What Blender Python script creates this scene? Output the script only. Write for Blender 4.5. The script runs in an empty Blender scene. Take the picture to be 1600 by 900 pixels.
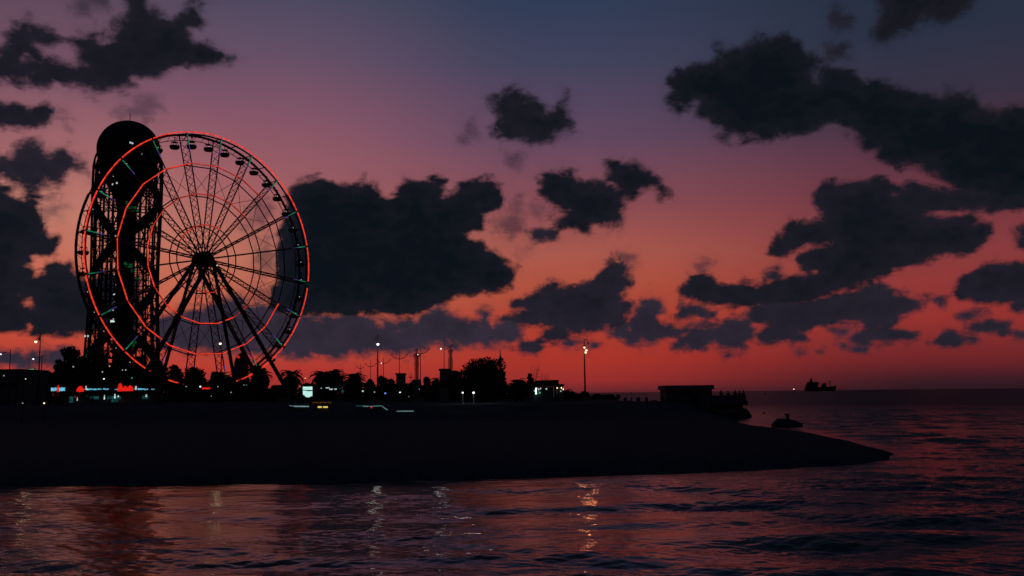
import bpy, bmesh, math, random
import numpy as np
from mathutils import Vector, Matrix, Quaternion
PI = math.pi
R = math.radians
random.seed(7)
rng = np.random.default_rng(11)
scene = bpy.context.scene
col = scene.collection

# ------------------------------------------------------------------ camera
FPX = 1500.0
PITCH = math.atan(164.6 / FPX)
ROLL = R(0.61)
CAM = Vector((0, 0, 3.0))
Fw = Vector((0, math.cos(PITCH), math.sin(PITCH)))
R0 = Vector((1, 0, 0)); U0 = Vector((0, -math.sin(PITCH), math.cos(PITCH)))
Rt = R0 * math.cos(ROLL) - U0 * math.sin(ROLL)
Up = U0 * math.cos(ROLL) + R0 * math.sin(ROLL)
cd = bpy.data.cameras.new('camera'); cam = bpy.data.objects.new('camera', cd); col.objects.link(cam)
cd.sensor_width = 36; cd.lens = FPX / 1600 * 36; cd.clip_end = 60000; cd.clip_start = 0.3
cam.matrix_world = Matrix(((Rt.x, Up.x, -Fw.x, CAM.x), (Rt.y, Up.y, -Fw.y, CAM.y), (Rt.z, Up.z, -Fw.z, CAM.z), (0, 0, 0, 1)))
scene.camera = cam
scene.render.resolution_x = 1024; scene.render.resolution_y = 576
scene.render.engine = 'CYCLES'
vs = scene.view_settings
vs.view_transform = 'Standard'; vs.look = 'None'; vs.exposure = 0; vs.gamma = 1; vs.use_curve_mapping = False

def ray(px, py):
    return Fw * FPX + Rt * (px - 800) - Up * (py - 450)
def at(px, py, Y):          # the place of a photo point that stands Y metres away
    d = ray(px, py); return CAM + d * (Y / d.y)
def on(px, py, z):          # the place of a photo point that lies at height z
    d = ray(px, py); return CAM + d * ((z - CAM.z) / d.z)
def gx(px, Y, z=2.0):       # x of a photo column at distance Y
    d = ray(px, 600); return (CAM + d * (Y / d.y)).x
def pxm(Y): return Y / FPX  # metres per photo pixel at distance Y

# ------------------------------------------------------------------ materials
def lin(c):
    return tuple((v / 255 / 12.92) if v / 255 <= .04045 else ((v / 255 + .055) / 1.055) ** 2.4 for v in c) + (1,)
def mat(name, color, rough=.7, metal=0, var=.3, scale=2.0, bump=0, spec=.3):
    m = bpy.data.materials.new(name); m.use_nodes = True
    nt = m.node_tree; n = nt.nodes; l = nt.links; b = n['Principled BSDF']
    tc = n.new('ShaderNodeTexCoord'); no = n.new('ShaderNodeTexNoise'); no.inputs['Scale'].default_value = scale; no.inputs['Detail'].default_value = 5
    l.new(tc.outputs['Object'], no.inputs['Vector'])
    r = n.new('ShaderNodeValToRGB')
    r.color_ramp.elements[0].position = .3; r.color_ramp.elements[1].position = .7
    r.color_ramp.elements[0].color = tuple(c * (1 - var) for c in color[:3]) + (1,)
    r.color_ramp.elements[1].color = tuple(c * (1 + var) for c in color[:3]) + (1,)
    l.new(no.outputs['Fac'], r.inputs['Fac']); l.new(r.outputs['Color'], b.inputs['Base Color'])
    b.inputs['Roughness'].default_value = rough; b.inputs['Metallic'].default_value = metal
    b.inputs['Specular IOR Level'].default_value = spec
    if bump:
        bp = n.new('ShaderNodeBump'); bp.inputs['Strength'].default_value = bump; bp.inputs['Distance'].default_value = .1
        l.new(no.outputs['Fac'], bp.inputs['Height']); l.new(bp.outputs['Normal'], b.inputs['Normal'])
    return m
def glow(name, rgb, strength=1.0, var=.25, scale=1.5):
    m = bpy.data.materials.new(name); m.use_nodes = True
    nt = m.node_tree; n = nt.nodes; l = nt.links; b = n['Principled BSDF']
    b.inputs['Base Color'].default_value = (.05, .05, .05, 1)
    tc = n.new('ShaderNodeTexCoord'); no = n.new('ShaderNodeTexNoise'); no.inputs['Scale'].default_value = scale
    l.new(tc.outputs['Object'], no.inputs['Vector'])
    mr = n.new('ShaderNodeMapRange'); mr.inputs['From Min'].default_value = .3; mr.inputs['From Max'].default_value = .7
    mr.inputs['To Min'].default_value = strength * (1 - var); mr.inputs['To Max'].default_value = strength * (1 + var)
    l.new(no.outputs['Fac'], mr.inputs['Value']); l.new(mr.outputs['Result'], b.inputs['Emission Strength'])
    b.inputs['Emission Color'].default_value = lin(rgb)
    m.cycles.emission_sampling = 'AUTO' if name.startswith(('red', 'dim red')) else 'NONE'
    return m
M = dict(
    steel=mat('painted steel', (.2, .19, .19), .6, 0, .3, .8, spec=.2),
    darksteel=mat('dark steel', (.035, .035, .04), .6, 0, .3, .8, spec=.2),
    cabin=mat('cabin plastic', (.07, .075, .085), .6, 0, .2, 2, spec=.2),
    tower=mat('tower steel', (.03, .032, .038), .7, 0, .3, .2, spec=.1),
    towerglass=mat('tower cladding', (.02, .022, .028), .8, 0, .3, .3, spec=.1),
    leaf=mat('broad leaves', (.03, .045, .02), .8, 0, .5, 1.2, spec=.1),
    leaf2=mat('dark leaves', (.022, .034, .018), .8, 0, .5, 1.2, spec=.1),
    palm=mat('palm leaves', (.03, .045, .022), .7, 0, .4, 1.5, spec=.1),
    bark=mat('bark', (.06, .045, .035), .9, 0, .4, 6, .5, spec=.05),
    concrete=mat('weathered concrete', (.11, .11, .105), .9, 0, .3, 1.5, .4, spec=.1),
    plaster=mat('plaster', (.12, .115, .11), .9, 0, .2, 1.0, spec=.1),
    roof=mat('dark roof', (.045, .04, .04), .9, 0, .3, 1.0, spec=.05),
    rock=mat('wet rock', (.05, .05, .05), .8, 0, .5, 1.5, .8, spec=.2),
    hull=mat('ship paint', (.03, .03, .04), .6, 0, .3, .1, spec=.2),
    cloth=mat('dark clothing', (.03, .03, .035), .9, 0, .3, 5, spec=.05),
    skin=mat('skin', (.3, .18, .13), .6, 0, .1, 8, spec=.2),
    hair=mat('dark hair', (.015, .012, .01), .8, 0, .3, 20, spec=.1),
    bronze=mat('statue steel', (.16, .12, .12), .5, .3, .2, 2, spec=.3),
    canvas=mat('awning fabric', (.1, .1, .11), .9, 0, .2, 3, spec=.05),
    red=glow('red led tube', (240, 58, 38), 1.0, .45, 1.1),
    reddim=glow('dim red led tube', (215, 52, 40), .8, .5, .3),
    green=glow('green led tube', (35, 165, 120), .5, .6, .5),
    violet=glow('violet led tube', (95, 80, 180), .45, .5, .5),
    white=glow('white lamp', (235, 240, 245), 2.2, .1),
    warm=glow('warm lamp', (255, 214, 160), 3.0, .1),
    dimwhite=glow('dim white lamp', (215, 225, 225), .7, .3, 3),
    winwhite=glow('lit window', (200, 225, 220), .9, .6, .6),
    dimgreen=glow('painted green glint', (24, 92, 50), .38, .95, 1.2),  # faint emission imitating green light caught on the tower
    blue=glow('blue lamp', (80, 130, 220), 1.6, .1),
    greenlamp=glow('green lamp', (60, 200, 140), .8, .2),
    redsign=glow('red sign', (235, 34, 24), .9, .25, 1.2),
    cyan=glow('cyan sign', (110, 205, 235), .9, .4, 1.0),
    teal=glow('teal lit panel', (30, 95, 95), .35, .8, 1.5),
    billboard=glow('lit billboard', (190, 240, 232), .95, .12, 2.5),
    palegreen=glow('pale green panel', (120, 165, 135), .7, .2, 2),
    yellow=glow('yellow led bar', (245, 215, 110), .9, .2, 2),
    orangedim=glow('dim orange sign', (110, 70, 35), .5, .8, 2),
    strip=glow('pale led strip', (150, 190, 195), .55, .8, .5),
)

# ------------------------------------------------------------------ object helpers
def tag(o, label=None, cat=None, group=None, kind=None):
    if label: o['label'] = label
    if cat: o['category'] = cat
    if group: o['group'] = group
    if kind: o['kind'] = kind
    return o
def empty(name, loc, label, cat, group=None, rz=0):
    o = bpy.data.objects.new(name, None); col.objects.link(o); o.location = loc; o.rotation_euler.z = rz
    o.empty_display_size = .5
    return tag(o, label, cat, group)
def copy_tree(o, parent=None):
    c = o.copy(); col.objects.link(c); c.parent = parent
    for ch in list(o.children): copy_tree(ch, c)
    return c
class MB:
    def __init__(s): s.v = []; s.f = []
    def add(s, vs_, fs):
        o = len(s.v); s.v += [tuple(v) for v in vs_]; s.f += [tuple(i + o for i in f) for f in fs]; return s
    def box(s, c, size, rz=0, taper=1.0):
        c = Vector(c); sx, sy, sz = size[0] / 2, size[1] / 2, size[2] / 2
        q = Matrix.Rotation(rz, 3, 'Z'); vv = []
        for z, t in ((-sz, 1), (sz, taper)):
            for x, y in ((-sx, -sy), (sx, -sy), (sx, sy), (-sx, sy)): vv.append(c + q @ Vector((x * t, y * t, z)))
        return s.add(vv, [(0, 3, 2, 1), (4, 5, 6, 7), (0, 1, 5, 4), (1, 2, 6, 5), (2, 3, 7, 6), (3, 0, 4, 7)])
    def tube(s, pts, r, n=6, r2=None, caps=True):
        pts = [Vector(p) for p in pts]; m = len(pts); vv = []
        for i, p in enumerate(pts):
            d = (pts[min(i + 1, m - 1)] - pts[max(i - 1, 0)]).normalized()
            a = Vector((0, 0, 1)) if abs(d.z) < .9 else Vector((1, 0, 0))
            e1 = d.cross(a).normalized(); e2 = d.cross(e1)
            rr = r if r2 is None else r + (r2 - r) * i / (m - 1)
            for k in range(n):
                t = 2 * PI * k / n; vv.append(p + e1 * (rr * math.cos(t)) + e2 * (rr * math.sin(t)))
        ff = []
        for i in range(m - 1):
            for k in range(n):
                k2 = (k + 1) % n; ff.append((i * n + k, i * n + k2, (i + 1) * n + k2, (i + 1) * n + k))
        if caps: ff.append(tuple(range(n))[::-1]); ff.append(tuple((m - 1) * n + k for k in range(n)))
        return s.add(vv, ff)
    def lathe(s, c, prof, n=16, axis=None):
        c = Vector(c); vv = []; q = Vector((0, 0, 1)).rotation_difference(Vector(axis)) if axis is not None else Quaternion()
        for r, z in prof:
            for k in range(n):
                t = 2 * PI * k / n; vv.append(c + q @ Vector((r * math.cos(t), r * math.sin(t), z)))
        ff = []
        for i in range(len(prof) - 1):
            for k in range(n):
                k2 = (k + 1) % n; ff.append((i * n + k, i * n + k2, (i + 1) * n + k2, (i + 1) * n + k))
        ff.append(tuple(range(n))[::-1]); ff.append(tuple((len(prof) - 1) * n + k for k in range(n)))
        return s.add(vv, ff)
    def ball(s, c, r, n=12, m=8, sz=1.0):
        return s.lathe(c, [(max(r * math.sin(PI * i / m), r * .02), -r * sz * math.cos(PI * i / m)) for i in range(m + 1)], n)
    def prism(s, outline, y0, y1):      # outline in x,z extruded along y
        n = len(outline); vv = [Vector((x, y0, z)) for x, z in outline] + [Vector((x, y1, z)) for x, z in outline]
        ff = [tuple(range(n)), tuple(range(n, 2 * n))[::-1]]
        for i in range(n): j = (i + 1) % n; ff.append((i, i + n, j + n, j))
        return s.add(vv, ff)
    def build(s, name, m, parent=None, smooth=False):
        me = bpy.data.meshes.new(name); me.from_pydata(s.v, [], s.f)
        bm = bmesh.new(); bm.from_mesh(me); bmesh.ops.recalc_face_normals(bm, faces=bm.faces); bm.to_mesh(me); bm.free()
        if smooth: me.polygons.foreach_set('use_smooth', [True] * len(me.polygons))
        me.materials.append(m); o = bpy.data.objects.new(name, me); col.objects.link(o); o.parent = parent
        return o
def quads(name, V, m, parent=None):     # V: numpy (n,4,3)
    n = len(V); me = bpy.data.meshes.new(name)
    me.vertices.add(n * 4); me.vertices.foreach_set('co', V.reshape(-1).astype(np.float32))
    me.loops.add(n * 4); me.loops.foreach_set('vertex_index', np.arange(n * 4, dtype=np.int32))
    me.polygons.add(n); me.polygons.foreach_set('loop_start', np.arange(0, n * 4, 4, dtype=np.int32))
    me.update(calc_edges=True); me.materials.append(m)
    o = bpy.data.objects.new(name, me); col.objects.link(o); o.parent = parent; return o
def grid_mesh(name, X, Y, Z, m, smooth=True):
    h, w = X.shape; me = bpy.data.meshes.new(name)
    me.vertices.add(h * w); me.vertices.foreach_set('co', np.stack([X, Y, Z], -1).reshape(-1).astype(np.float32))
    i = np.arange(h * w).reshape(h, w)
    q = np.stack([i[:-1, :-1], i[:-1, 1:], i[1:, 1:], i[1:, :-1]], -1).reshape(-1, 4); n = len(q)
    me.loops.add(n * 4); me.loops.foreach_set('vertex_index', q.reshape(-1).astype(np.int32))
    me.polygons.add(n); me.polygons.foreach_set('loop_start', np.arange(0, n * 4, 4, dtype=np.int32))
    me.polygons.foreach_set('use_smooth', np.full(n, smooth))
    me.update(calc_edges=True); me.materials.append(m)
    o = bpy.data.objects.new(name, me); col.objects.link(o); return o
def lamp_light(name, loc, color, energy, parent=None, radius=.15):
    ld = bpy.data.lights.new(name, 'POINT'); ld.color = color; ld.energy = energy; ld.shadow_soft_size = radius
    o = bpy.data.objects.new(name, ld); col.objects.link(o); o.location = loc; o.parent = parent; return o

# ------------------------------------------------------------------ world: the dusk sky straight overhead
w = bpy.data.worlds.new('World'); scene.world = w; w.use_nodes = True
wn = w.node_tree.nodes; bg = wn['Background']
sk = wn.new('ShaderNodeTexSky'); sk.sky_type = 'NISHITA'; sk.sun_disc = False
sk.sun_elevation = R(-2); sk.sun_rotation = R(-18); sk.air_density = 1.5; sk.dust_density = 3; sk.ozone_density = 2
w.node_tree.links.new(sk.outputs[0], bg.inputs[0]); bg.inputs[1].default_value = .12
# the sun has already set behind the sea: no sun lamp

# ------------------------------------------------------------------ sky dome
def inpoly_sd(P, poly):                 # signed distance in photo units, positive inside
    poly = np.asarray(poly, float); d = np.full(len(P), 1e9); ins = np.zeros(len(P), bool)
    for i in range(len(poly)):
        a = poly[i]; b = poly[(i + 1) % len(poly)]; e = b - a
        q = P - a; t = np.clip((q @ e) / max(e @ e, 1e-6), 0, 1)
        d = np.minimum(d, np.hypot(*(q - t[:, None] * e).T))
        c = ((a[1] > P[:, 1]) != (b[1] > P[:, 1])) & (P[:, 0] < (b[0] - a[0]) * (P[:, 1] - a[1]) / (b[1] - a[1] + 1e-9) + a[0])
        ins ^= c
    return np.where(ins, d, -d)
def tr(pts, s, ox, oy): return [(ox + x / s, oy + y / s) for x, y in pts]
A = lambda p: tr(p, 3, 0, 0)
C7 = lambda p: tr(p, 2.58, 430, 250)
C8 = lambda p: tr(p, 1.607, 1000, 0)
# (outline, softness 0..1, tone 0 dark .. 1 pale violet)
CL = [
 (A([(-90,260),(0,230),(60,170),(80,110),(120,95),(150,150),(200,150),(250,150),(270,190),(230,200),(140,200),(110,260),(180,230),(240,265),(290,300),(350,320),(385,290),(370,230),(340,190),(380,170),(430,160),(500,190),(530,150),(560,100),(600,40),(560,-60),(660,-60),(690,50),(760,70),(850,70),(900,20),(950,50),(940,120),(880,130),(900,190),(960,185),(1020,240),(1070,275),(1000,290),(900,290),(830,310),(740,340),(640,370),(560,410),(450,440),(350,420),(250,390),(150,390),(50,385),(-90,380)]), .75, .15),
 (A([(330,0),(420,-60),(520,-60),(500,20),(400,50),(340,30)]), 1, .6),
 (A([(-60,470),(50,475),(100,490),(140,525),(200,505),(240,510),(240,560),(190,590),(100,600),(40,595),(-60,590)]), .5, .15),
 (A([(250,508),(310,510),(335,560),(315,580),(300,530),(250,525)]), 1, .9),
 (A([(560,545),(620,520),(660,480),(740,470),(760,500),(700,520),(670,555)]), 1, .9),
 (A([(-60,730),(60,750),(70,690),(110,655),(160,660),(180,720),(230,740),(250,700),(300,700),(340,740),(400,760),(420,800),(330,800),(290,850),(220,850),(170,880),(130,890),(80,840),(20,810),(-60,800)]), .7, .35),
 ([(-60,285),(0,293),(13,302),(20,311),(38,315),(44,304),(58,311),(64,329),(67,357),(75,371),(89,371),(89,395),(80,404),(67,400),(58,395),(47,396),(42,413),(55,430),(67,426),(73,413),(89,409),(107,411),(115,424),(124,435),(145,440),(170,420),(215,440),(225,490),(210,520),(120,521),(60,522),(50,520),(54,478),(50,462),(30,463),(32,476),(48,480),(45,519),(10,517),(-60,519)], .35, .12),
 ([(60,325),(76,315),(83,315),(97,318),(100,325),(90,335),(78,340),(66,350)], 1, .9),
 ([(-40,548),(15,545),(30,550),(38,556),(50,545),(70,547),(80,555),(95,545),(110,552),(140,570),(-40,572)], .7, .9),
 (C7([(60,140),(90,95),(170,75),(210,95),(290,100),(350,85),(420,115),(430,145),(480,150),(510,100),(560,95),(640,75),(680,80),(670,130),(640,150),(700,150),(740,100),(800,90),(850,70),(880,90),(905,130),(900,180),(870,200),(830,230),(830,275),(760,285),(790,320),(840,350),(900,390),(940,430),(970,450),(950,510),(880,530),(780,530),(700,555),(620,590),(580,615),(300,620),(100,615),(0,612),(-20,590),(5,500),(-5,420),(10,330),(15,280),(30,250),(50,200)]), .32, 0),
 (C7([(-70,330),(-20,310),(10,380),(0,470),(-40,480),(-80,430)]), 1, .9),
 (C7([(-120,520),(-60,500),(-10,540),(-50,580),(-110,570)]), 1, .9),
 (C7([(-120,220),(-60,200),(-20,190),(0,230),(-60,260),(-110,260)]), 1, .8),
 (C7([(-480,640),(-350,610),(-160,560),(-60,590),(100,630),(400,625),(425,680),(440,640),(470,635),(500,660),(560,650),(620,610),(660,585),(700,620),(760,640),(820,650),(828,600),(858,605),(870,650),(950,640),(990,700),(950,745),(800,745),(700,750),(600,745),(540,770),(420,775),(400,785),(200,800),(50,790),(-50,760),(-150,770),(-480,760)]), .62, .8),
 (C7([(950,570),(1000,560),(1040,555),(1070,505),(1120,500),(1180,520),(1230,500),(1280,480),(1310,440),(1350,400),(1400,430),(1425,480),(1410,540),(1400,570),(1440,580),(1440,620),(1400,650),(1370,680),(1280,695),(1180,700),(1120,730),(1060,720),(1090,690),(1130,665),(1060,665),(1000,655),(900,660),(900,640),(980,620),(1010,600),(950,595)]), .35, .3),
 (C7([(1070,140),(1065,90),(1100,50),(1160,35),(1200,60),(1220,90),(1290,85),(1340,110),(1400,100),(1340,60),(1340,0),(1420,10),(1510,50),(1560,80),(1600,130),(1560,135),(1520,100),(1450,150),(1410,160),(1400,220),(1370,260),(1280,255),(1250,285),(1200,265),(1130,250),(1180,220),(1150,190),(1110,160)]), .5, .05),
 (C7([(1010,290),(1060,275),(1130,290),(1120,308),(1040,312)]), .6, .4),
 (C7([(890,240),(940,230),(990,250),(1000,290),(950,300),(900,275)]), 1, .7),
 (C7([(950,170),(980,150),(985,200),(960,210)]), 1, .8),
 (C7([(1040,190),(1090,170),(1100,210),(1060,230)]), 1, .9),
 (C7([(990,355),(1030,350),(1030,365),(1000,368)]), 1, .9),
 (C7([(1400,390),(1430,395),(1425,410),(1405,408)]), 1, .7),
 ([(768,150),(800,146),(840,153),(858,172),(885,155),(890,200),(862,212),(830,220),(800,217),(768,207),(782,180)], .7, .1),
 ([(722,190),(738,182),(742,212),(725,214)], 1, .7), ([(792,240),(810,238),(806,258),(795,256)], 1, .7),
 (C8([(70,200),(120,165),(170,160),(200,140),(190,125),(250,125),(290,95),(320,100),(370,90),(420,120),(450,140),(430,180),(440,200),(470,170),(520,175),(560,210),(620,205),(680,230),(740,240),(790,225),(840,240),(850,270),(900,275),(964,265),(1160,260),(1160,520),(900,500),(780,470),(740,430),(690,420),(650,410),(600,400),(610,370),(570,375),(540,340),(500,300),(450,320),(390,340),(300,345),(240,340),(210,350),(190,310),(150,290),(140,265),(100,270),(80,240)]), .6, 0),
 (C8([(440,510),(435,490),(470,460),(530,455),(570,445),(620,450),(640,480),(690,455),(720,465),(780,470),(820,470),(1160,490),(1160,515),(964,520),(870,528),(820,530),(740,530),(700,540),(740,540),(830,545),(880,560),(880,590),(850,620),(830,640),(780,645),(730,650),(650,670),(600,700),(540,720),(480,740),(430,760),(300,765),(200,765),(130,760),(95,735),(130,695),(180,690),(200,715),(260,705),(290,720),(340,710),(420,700),(450,680),(410,670),(400,640),(430,620),(480,615),(400,620),(370,640),(325,635),(350,600),(380,555),(430,560),(460,550)]), .35, .12),
 (C8([(310,680),(345,665),(355,690),(325,708)]), .6, .4), (C8([(95,797),(100,765),(150,762),(190,785),(185,795)]), .4, .4),
 (C8([(260,790),(300,760),(400,755),(480,745),(540,735),(600,710),(640,735),(720,745),(700,775),(660,795),(640,820),(600,825),(540,815),(440,815),(400,840),(420,855),(300,858),(290,835),(330,820),(300,810)]), .4, .35),
 (C8([(-15,775),(30,745),(55,750),(60,775),(40,800),(80,820),(130,820),(120,840),(60,845),(40,865),(0,870),(-60,855),(-90,830),(-30,825)]), .5, .6),
 (C8([(85,860),(130,830),(150,810),(200,815),(230,800),(270,805),(290,825),(280,850),(240,855),(260,870),(200,870),(190,850),(140,875),(85,872)]), .4, .5),
 (C8([(530,840),(580,820),(650,825),(700,840),(690,852),(640,855),(560,865),(530,858)]), .4, .4), (C8([(480,825),(530,820),(530,838),(490,835)]), .7, .6),
 (C8([(730,855),(770,835),(840,840),(850,855),(790,865),(740,865)]), .4, .4), (C8([(810,820),(860,805),(920,815),(930,828),(850,838)]), .4, .4),
 (C8([(805,795),(850,780),(875,788),(840,802)]), .5, .5), (C8([(790,730),(820,690),(870,665),(930,660),(1160,665),(1160,750),(860,755),(800,750)]), .3, .2),
 (C8([(930,760),(964,745),(1160,750),(1160,780),(950,778)]), .4, .3), (C8([(500,868),(560,868),(565,880),(520,882)]), .4, .5),
 (C8([(390,880),(460,878),(460,886),(395,886)]), .5, .5), (C8([(740,745),(770,742),(768,755),(745,755)]), .5, .5),
 (C8([(215,890),(250,888),(250,894),(215,894)]), .5, .5), (C8([(560,-90),(600,0),(620,30),(580,80),(600,105),(650,80),(720,50),(780,45),(820,20),(900,-90)]), .8, .1),
 (C8([(490,30),(530,40),(530,75),(500,75)]), 1, .2), (C8([(455,110),(510,100),(520,140),(470,150)]), 1, .2),
 (C8([(950,570),(964,560),(1160,560),(1160,620),(960,610)]), .6, .3), (C8([(135,665),(170,660),(165,675),(140,678)]), 1, .7),
 (C7([(950,755),(1030,738),(1075,755),(1060,772),(960,770)]), .4, .5), (C7([(1170,742),(1230,735),(1310,735),(1290,750),(1180,755)]), .5, .7),
 (C8([(940,835),(964,832),(968,842),(945,845)]), .5, .5), (C8([(850,450),(870,445),(875,455),(855,458)]), 1, .7),
]
def build_sky():
    az = np.concatenate([np.linspace(-180, -42, 60)[:-1], np.linspace(-42, 42, 430), np.linspace(42, 180, 60)[1:]])
    el = np.concatenate([[-3], np.linspace(-.6, 31, 190), np.linspace(31, 72, 20)[1:]])
    AZ, EL = np.meshgrid(np.radians(az), np.radians(el)); RAD = 24000.
    X = RAD * np.cos(EL) * np.sin(AZ); Y = RAD * np.cos(EL) * np.cos(AZ); Z = RAD * np.sin(EL)
    D = np.stack([X, Y, Z], -1).reshape(-1, 3)
    F_, R_, U_ = (np.array(v) for v in (Fw, Rt, Up)); zf = D @ F_
    front = zf > .2 * RAD; zc = np.where(front, zf, 1)
    P = np.stack([800 + FPX * (D @ R_) / zc, 450 - FPX * (D @ U_) / zc], -1)
    sd = np.full(len(P), -60.); soft = np.full(len(P), .5); tone = np.full(len(P), .3)
    for poly, s, t in CL:
        q = np.asarray(poly); lo = q.min(0) - 60; hi = q.max(0) + 60
        k = np.where(front & (P[:, 0] > lo[0]) & (P[:, 0] < hi[0]) & (P[:, 1] > lo[1]) & (P[:, 1] < hi[1]))[0]
        d = inpoly_sd(P[k], poly)
        m = d > sd[k]; kk = k[m]; sd[kk] = d[m]; soft[kk] = s; tone[kk] = t
    # clouds of the sky outside the picture
    out = ~front | (np.abs(P[:, 0] - 800) > 870) | (P[:, 1] < -70)
    u = D / RAD; acc = np.zeros(len(P)); r2 = np.random.default_rng(3)
    for k_ in range(26):
        f = r2.normal(size=3); f = f / np.linalg.norm(f) * (3 + 9 * r2.random()); f[2] *= 2.2
        acc += np.sin(u @ f + r2.random() * 6.28) / (1 + .08 * (f @ f) ** .5)
    sd = np.where(out, np.clip(acc * 9 - 14, -60, 45), sd)
    sd = np.clip(sd, -60, 60)
    m = bpy.data.materials.new('dusk sky'); m.use_nodes = True
    nt = m.node_tree; n = nt.nodes; l = nt.links; n.clear()
    def math_(op, a, b=None, c=None, clamp=False):
        x = n.new('ShaderNodeMath'); x.operation = op; x.use_clamp = clamp
        for i, v in enumerate((a, b, c)):
            if v is None: continue
            if isinstance(v, (int, float)): x.inputs[i].default_value = v
            else: l.new(v, x.inputs[i])
        return x.outputs[0]
    tc = n.new('ShaderNodeTexCoord'); nv = n.new('ShaderNodeVectorMath'); nv.operation = 'NORMALIZE'
    l.new(tc.outputs['Object'], nv.inputs[0]); sx = n.new('ShaderNodeSeparateXYZ'); l.new(nv.outputs[0], sx.inputs[0])
    azn = math_('ARCTAN2', sx.outputs['X'], sx.outputs['Y'])
    eln = math_('ARCSINE', sx.outputs['Z'])
    e01 = math_('DIVIDE', eln, R(60), clamp=True)
    big = n.new('ShaderNodeTexNoise'); big.inputs['Scale'].default_value = 3.5; big.inputs['Detail'].default_value = 2
    l.new(nv.outputs[0], big.inputs['Vector'])
    e01 = math_('ADD', e01, math_('MULTIPLY', math_('SUBTRACT', big.outputs['Fac'], .5), .02), clamp=True)
    def ramp(stops):
        r = n.new('ShaderNodeValToRGB'); cr = r.color_ramp; cr.interpolation = 'LINEAR'
        l.new(e01, r.inputs['Fac'])
        for i, (deg, c) in enumerate(stops):
            e = cr.elements[i] if i < 2 else cr.elements.new(deg / 60)
            e.position = deg / 60; e.color = lin(c)
        return r.outputs['Color']
    L2 = ramp([(-.0, (150, 50, 52)), (1.5, (186, 62, 52)), (3.2, (194, 72, 54)), (6, (205, 102, 78)), (10, (192, 122, 106)), (13, (168, 106, 108)), (17, (124, 85, 103)), (23, (80, 68, 88)), (30, (55, 55, 75)), (60, (30, 42, 66))])
    L1 = ramp([(0, (140, 44, 46)), (1.5, (180, 56, 48)), (4, (190, 86, 60)), (8, (185, 112, 92)), (12, (158, 94, 98)), (15.7, (134, 86, 104)), (19.4, (100, 79, 102)), (23, (72, 72, 94)), (30, (48, 54, 74)), (60, (30, 42, 66))])
    C0 = ramp([(0, (100, 38, 44)), (.7, (150, 46, 44)), (2, (170, 52, 42)), (4.3, (174, 64, 48)), (6.3, (177, 81, 62)), (8.2, (169, 88, 76)), (11, (140, 78, 84)), (15, (98, 72, 96)), (19.4, (66, 66, 92)), (23, (48, 60, 86)), (30, (36, 46, 68)), (60, (30, 42, 66))])
    R1 = ramp([(0, (33, 23, 31)), (.8, (60, 28, 36)), (1.8, (108, 36, 40)), (4.3, (152, 52, 48)), (8, (136, 60, 62)), (12, (100, 54, 68)), (15.7, (58, 50, 68)), (19.4, (42, 50, 68)), (23, (34, 44, 60)), (30, (26, 34, 50)), (60, (30, 42, 66))])
    BK = ramp([(0, (20, 22, 32)), (10, (20, 25, 37)), (30, (20, 30, 46)), (60, (30, 42, 66))])
    def mixc(a, b, f):
        x = n.new('ShaderNodeMix'); x.data_type = 'RGBA'; l.new(f, x.inputs['Factor']); l.new(a, x.inputs['A']); l.new(b, x.inputs['B']); return x.outputs['Result']
    def step(src, a, b, smooth=True):
        x = n.new('ShaderNodeMapRange'); x.interpolation_type = 'SMOOTHSTEP' if smooth else 'LINEAR'
        for nm, v in (('From Min', a), ('From Max', b)):
            if isinstance(v, (int, float)): x.inputs[nm].default_value = v
            else: l.new(v, x.inputs[nm])
        l.new(src, x.inputs['Value']); return x.outputs['Result']
    c = mixc(L2, L1, step(azn, R(-26), R(-14)))
    c = mixc(c, C0, step(azn, R(-14), R(3)))
    c = mixc(c, R1, step(azn, R(3), R(24)))
    absaz = math_('ABSOLUTE', azn)
    c = mixc(c, BK, step(absaz, R(24), R(60)))
    # clouds
    def attr(nm):
        a = n.new('ShaderNodeAttribute'); a.attribute_name = nm; return a.outputs['Fac']
    sda, sfa, tna = attr('cloud_edge'), attr('cloud_soft'), attr('cloud_tone')
    mp = n.new('ShaderNodeMapping'); mp.inputs['Scale'].default_value = (1, 1, 1.5); l.new(nv.outputs[0], mp.inputs['Vector'])
    def noise(scale, detail, rough=.55, dist=0.0):
        x = n.new('ShaderNodeTexNoise'); x.inputs['Scale'].default_value = scale; x.inputs['Detail'].default_value = detail
        x.inputs['Roughness'].default_value = rough; x.inputs['Distortion'].default_value = dist; l.new(mp.outputs[0], x.inputs['Vector']); return x.outputs['Fac']
    n1 = noise(34, 8, .58, .45); n2 = noise(110, 5, .6, .2)
    vo = n.new('ShaderNodeTexVoronoi'); vo.feature = 'SMOOTH_F1'; vo.inputs['Scale'].default_value = 70; vo.inputs['Smoothness'].default_value = .5
    wv = n.new('ShaderNodeVectorMath'); wv.operation = 'MULTIPLY_ADD'
    nc = n.new('ShaderNodeTexNoise'); nc.inputs['Scale'].default_value = 60; l.new(mp.outputs[0], nc.inputs['Vector'])
    l.new(nc.outputs['Color'], wv.inputs[0]); wv.inputs[1].default_value = (.018, .018, .018); l.new(mp.outputs[0], wv.inputs[2]); l.new(wv.outputs[0], vo.inputs['Vector'])
    billow = math_('SUBTRACT', .42, vo.outputs['Distance'])
    amp1 = math_('MULTIPLY_ADD', sfa, 48, 22)
    e = math_('ADD', sda, math_('MULTIPLY', math_('SUBTRACT', n1, .5), amp1))
    e = math_('ADD', e, math_('MULTIPLY', math_('SUBTRACT', n2, .5), math_('MULTIPLY_ADD', sfa, 14, 9)))
    e = math_('ADD', e, math_('MULTIPLY_ADD', billow, 8, 4.5))
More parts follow.
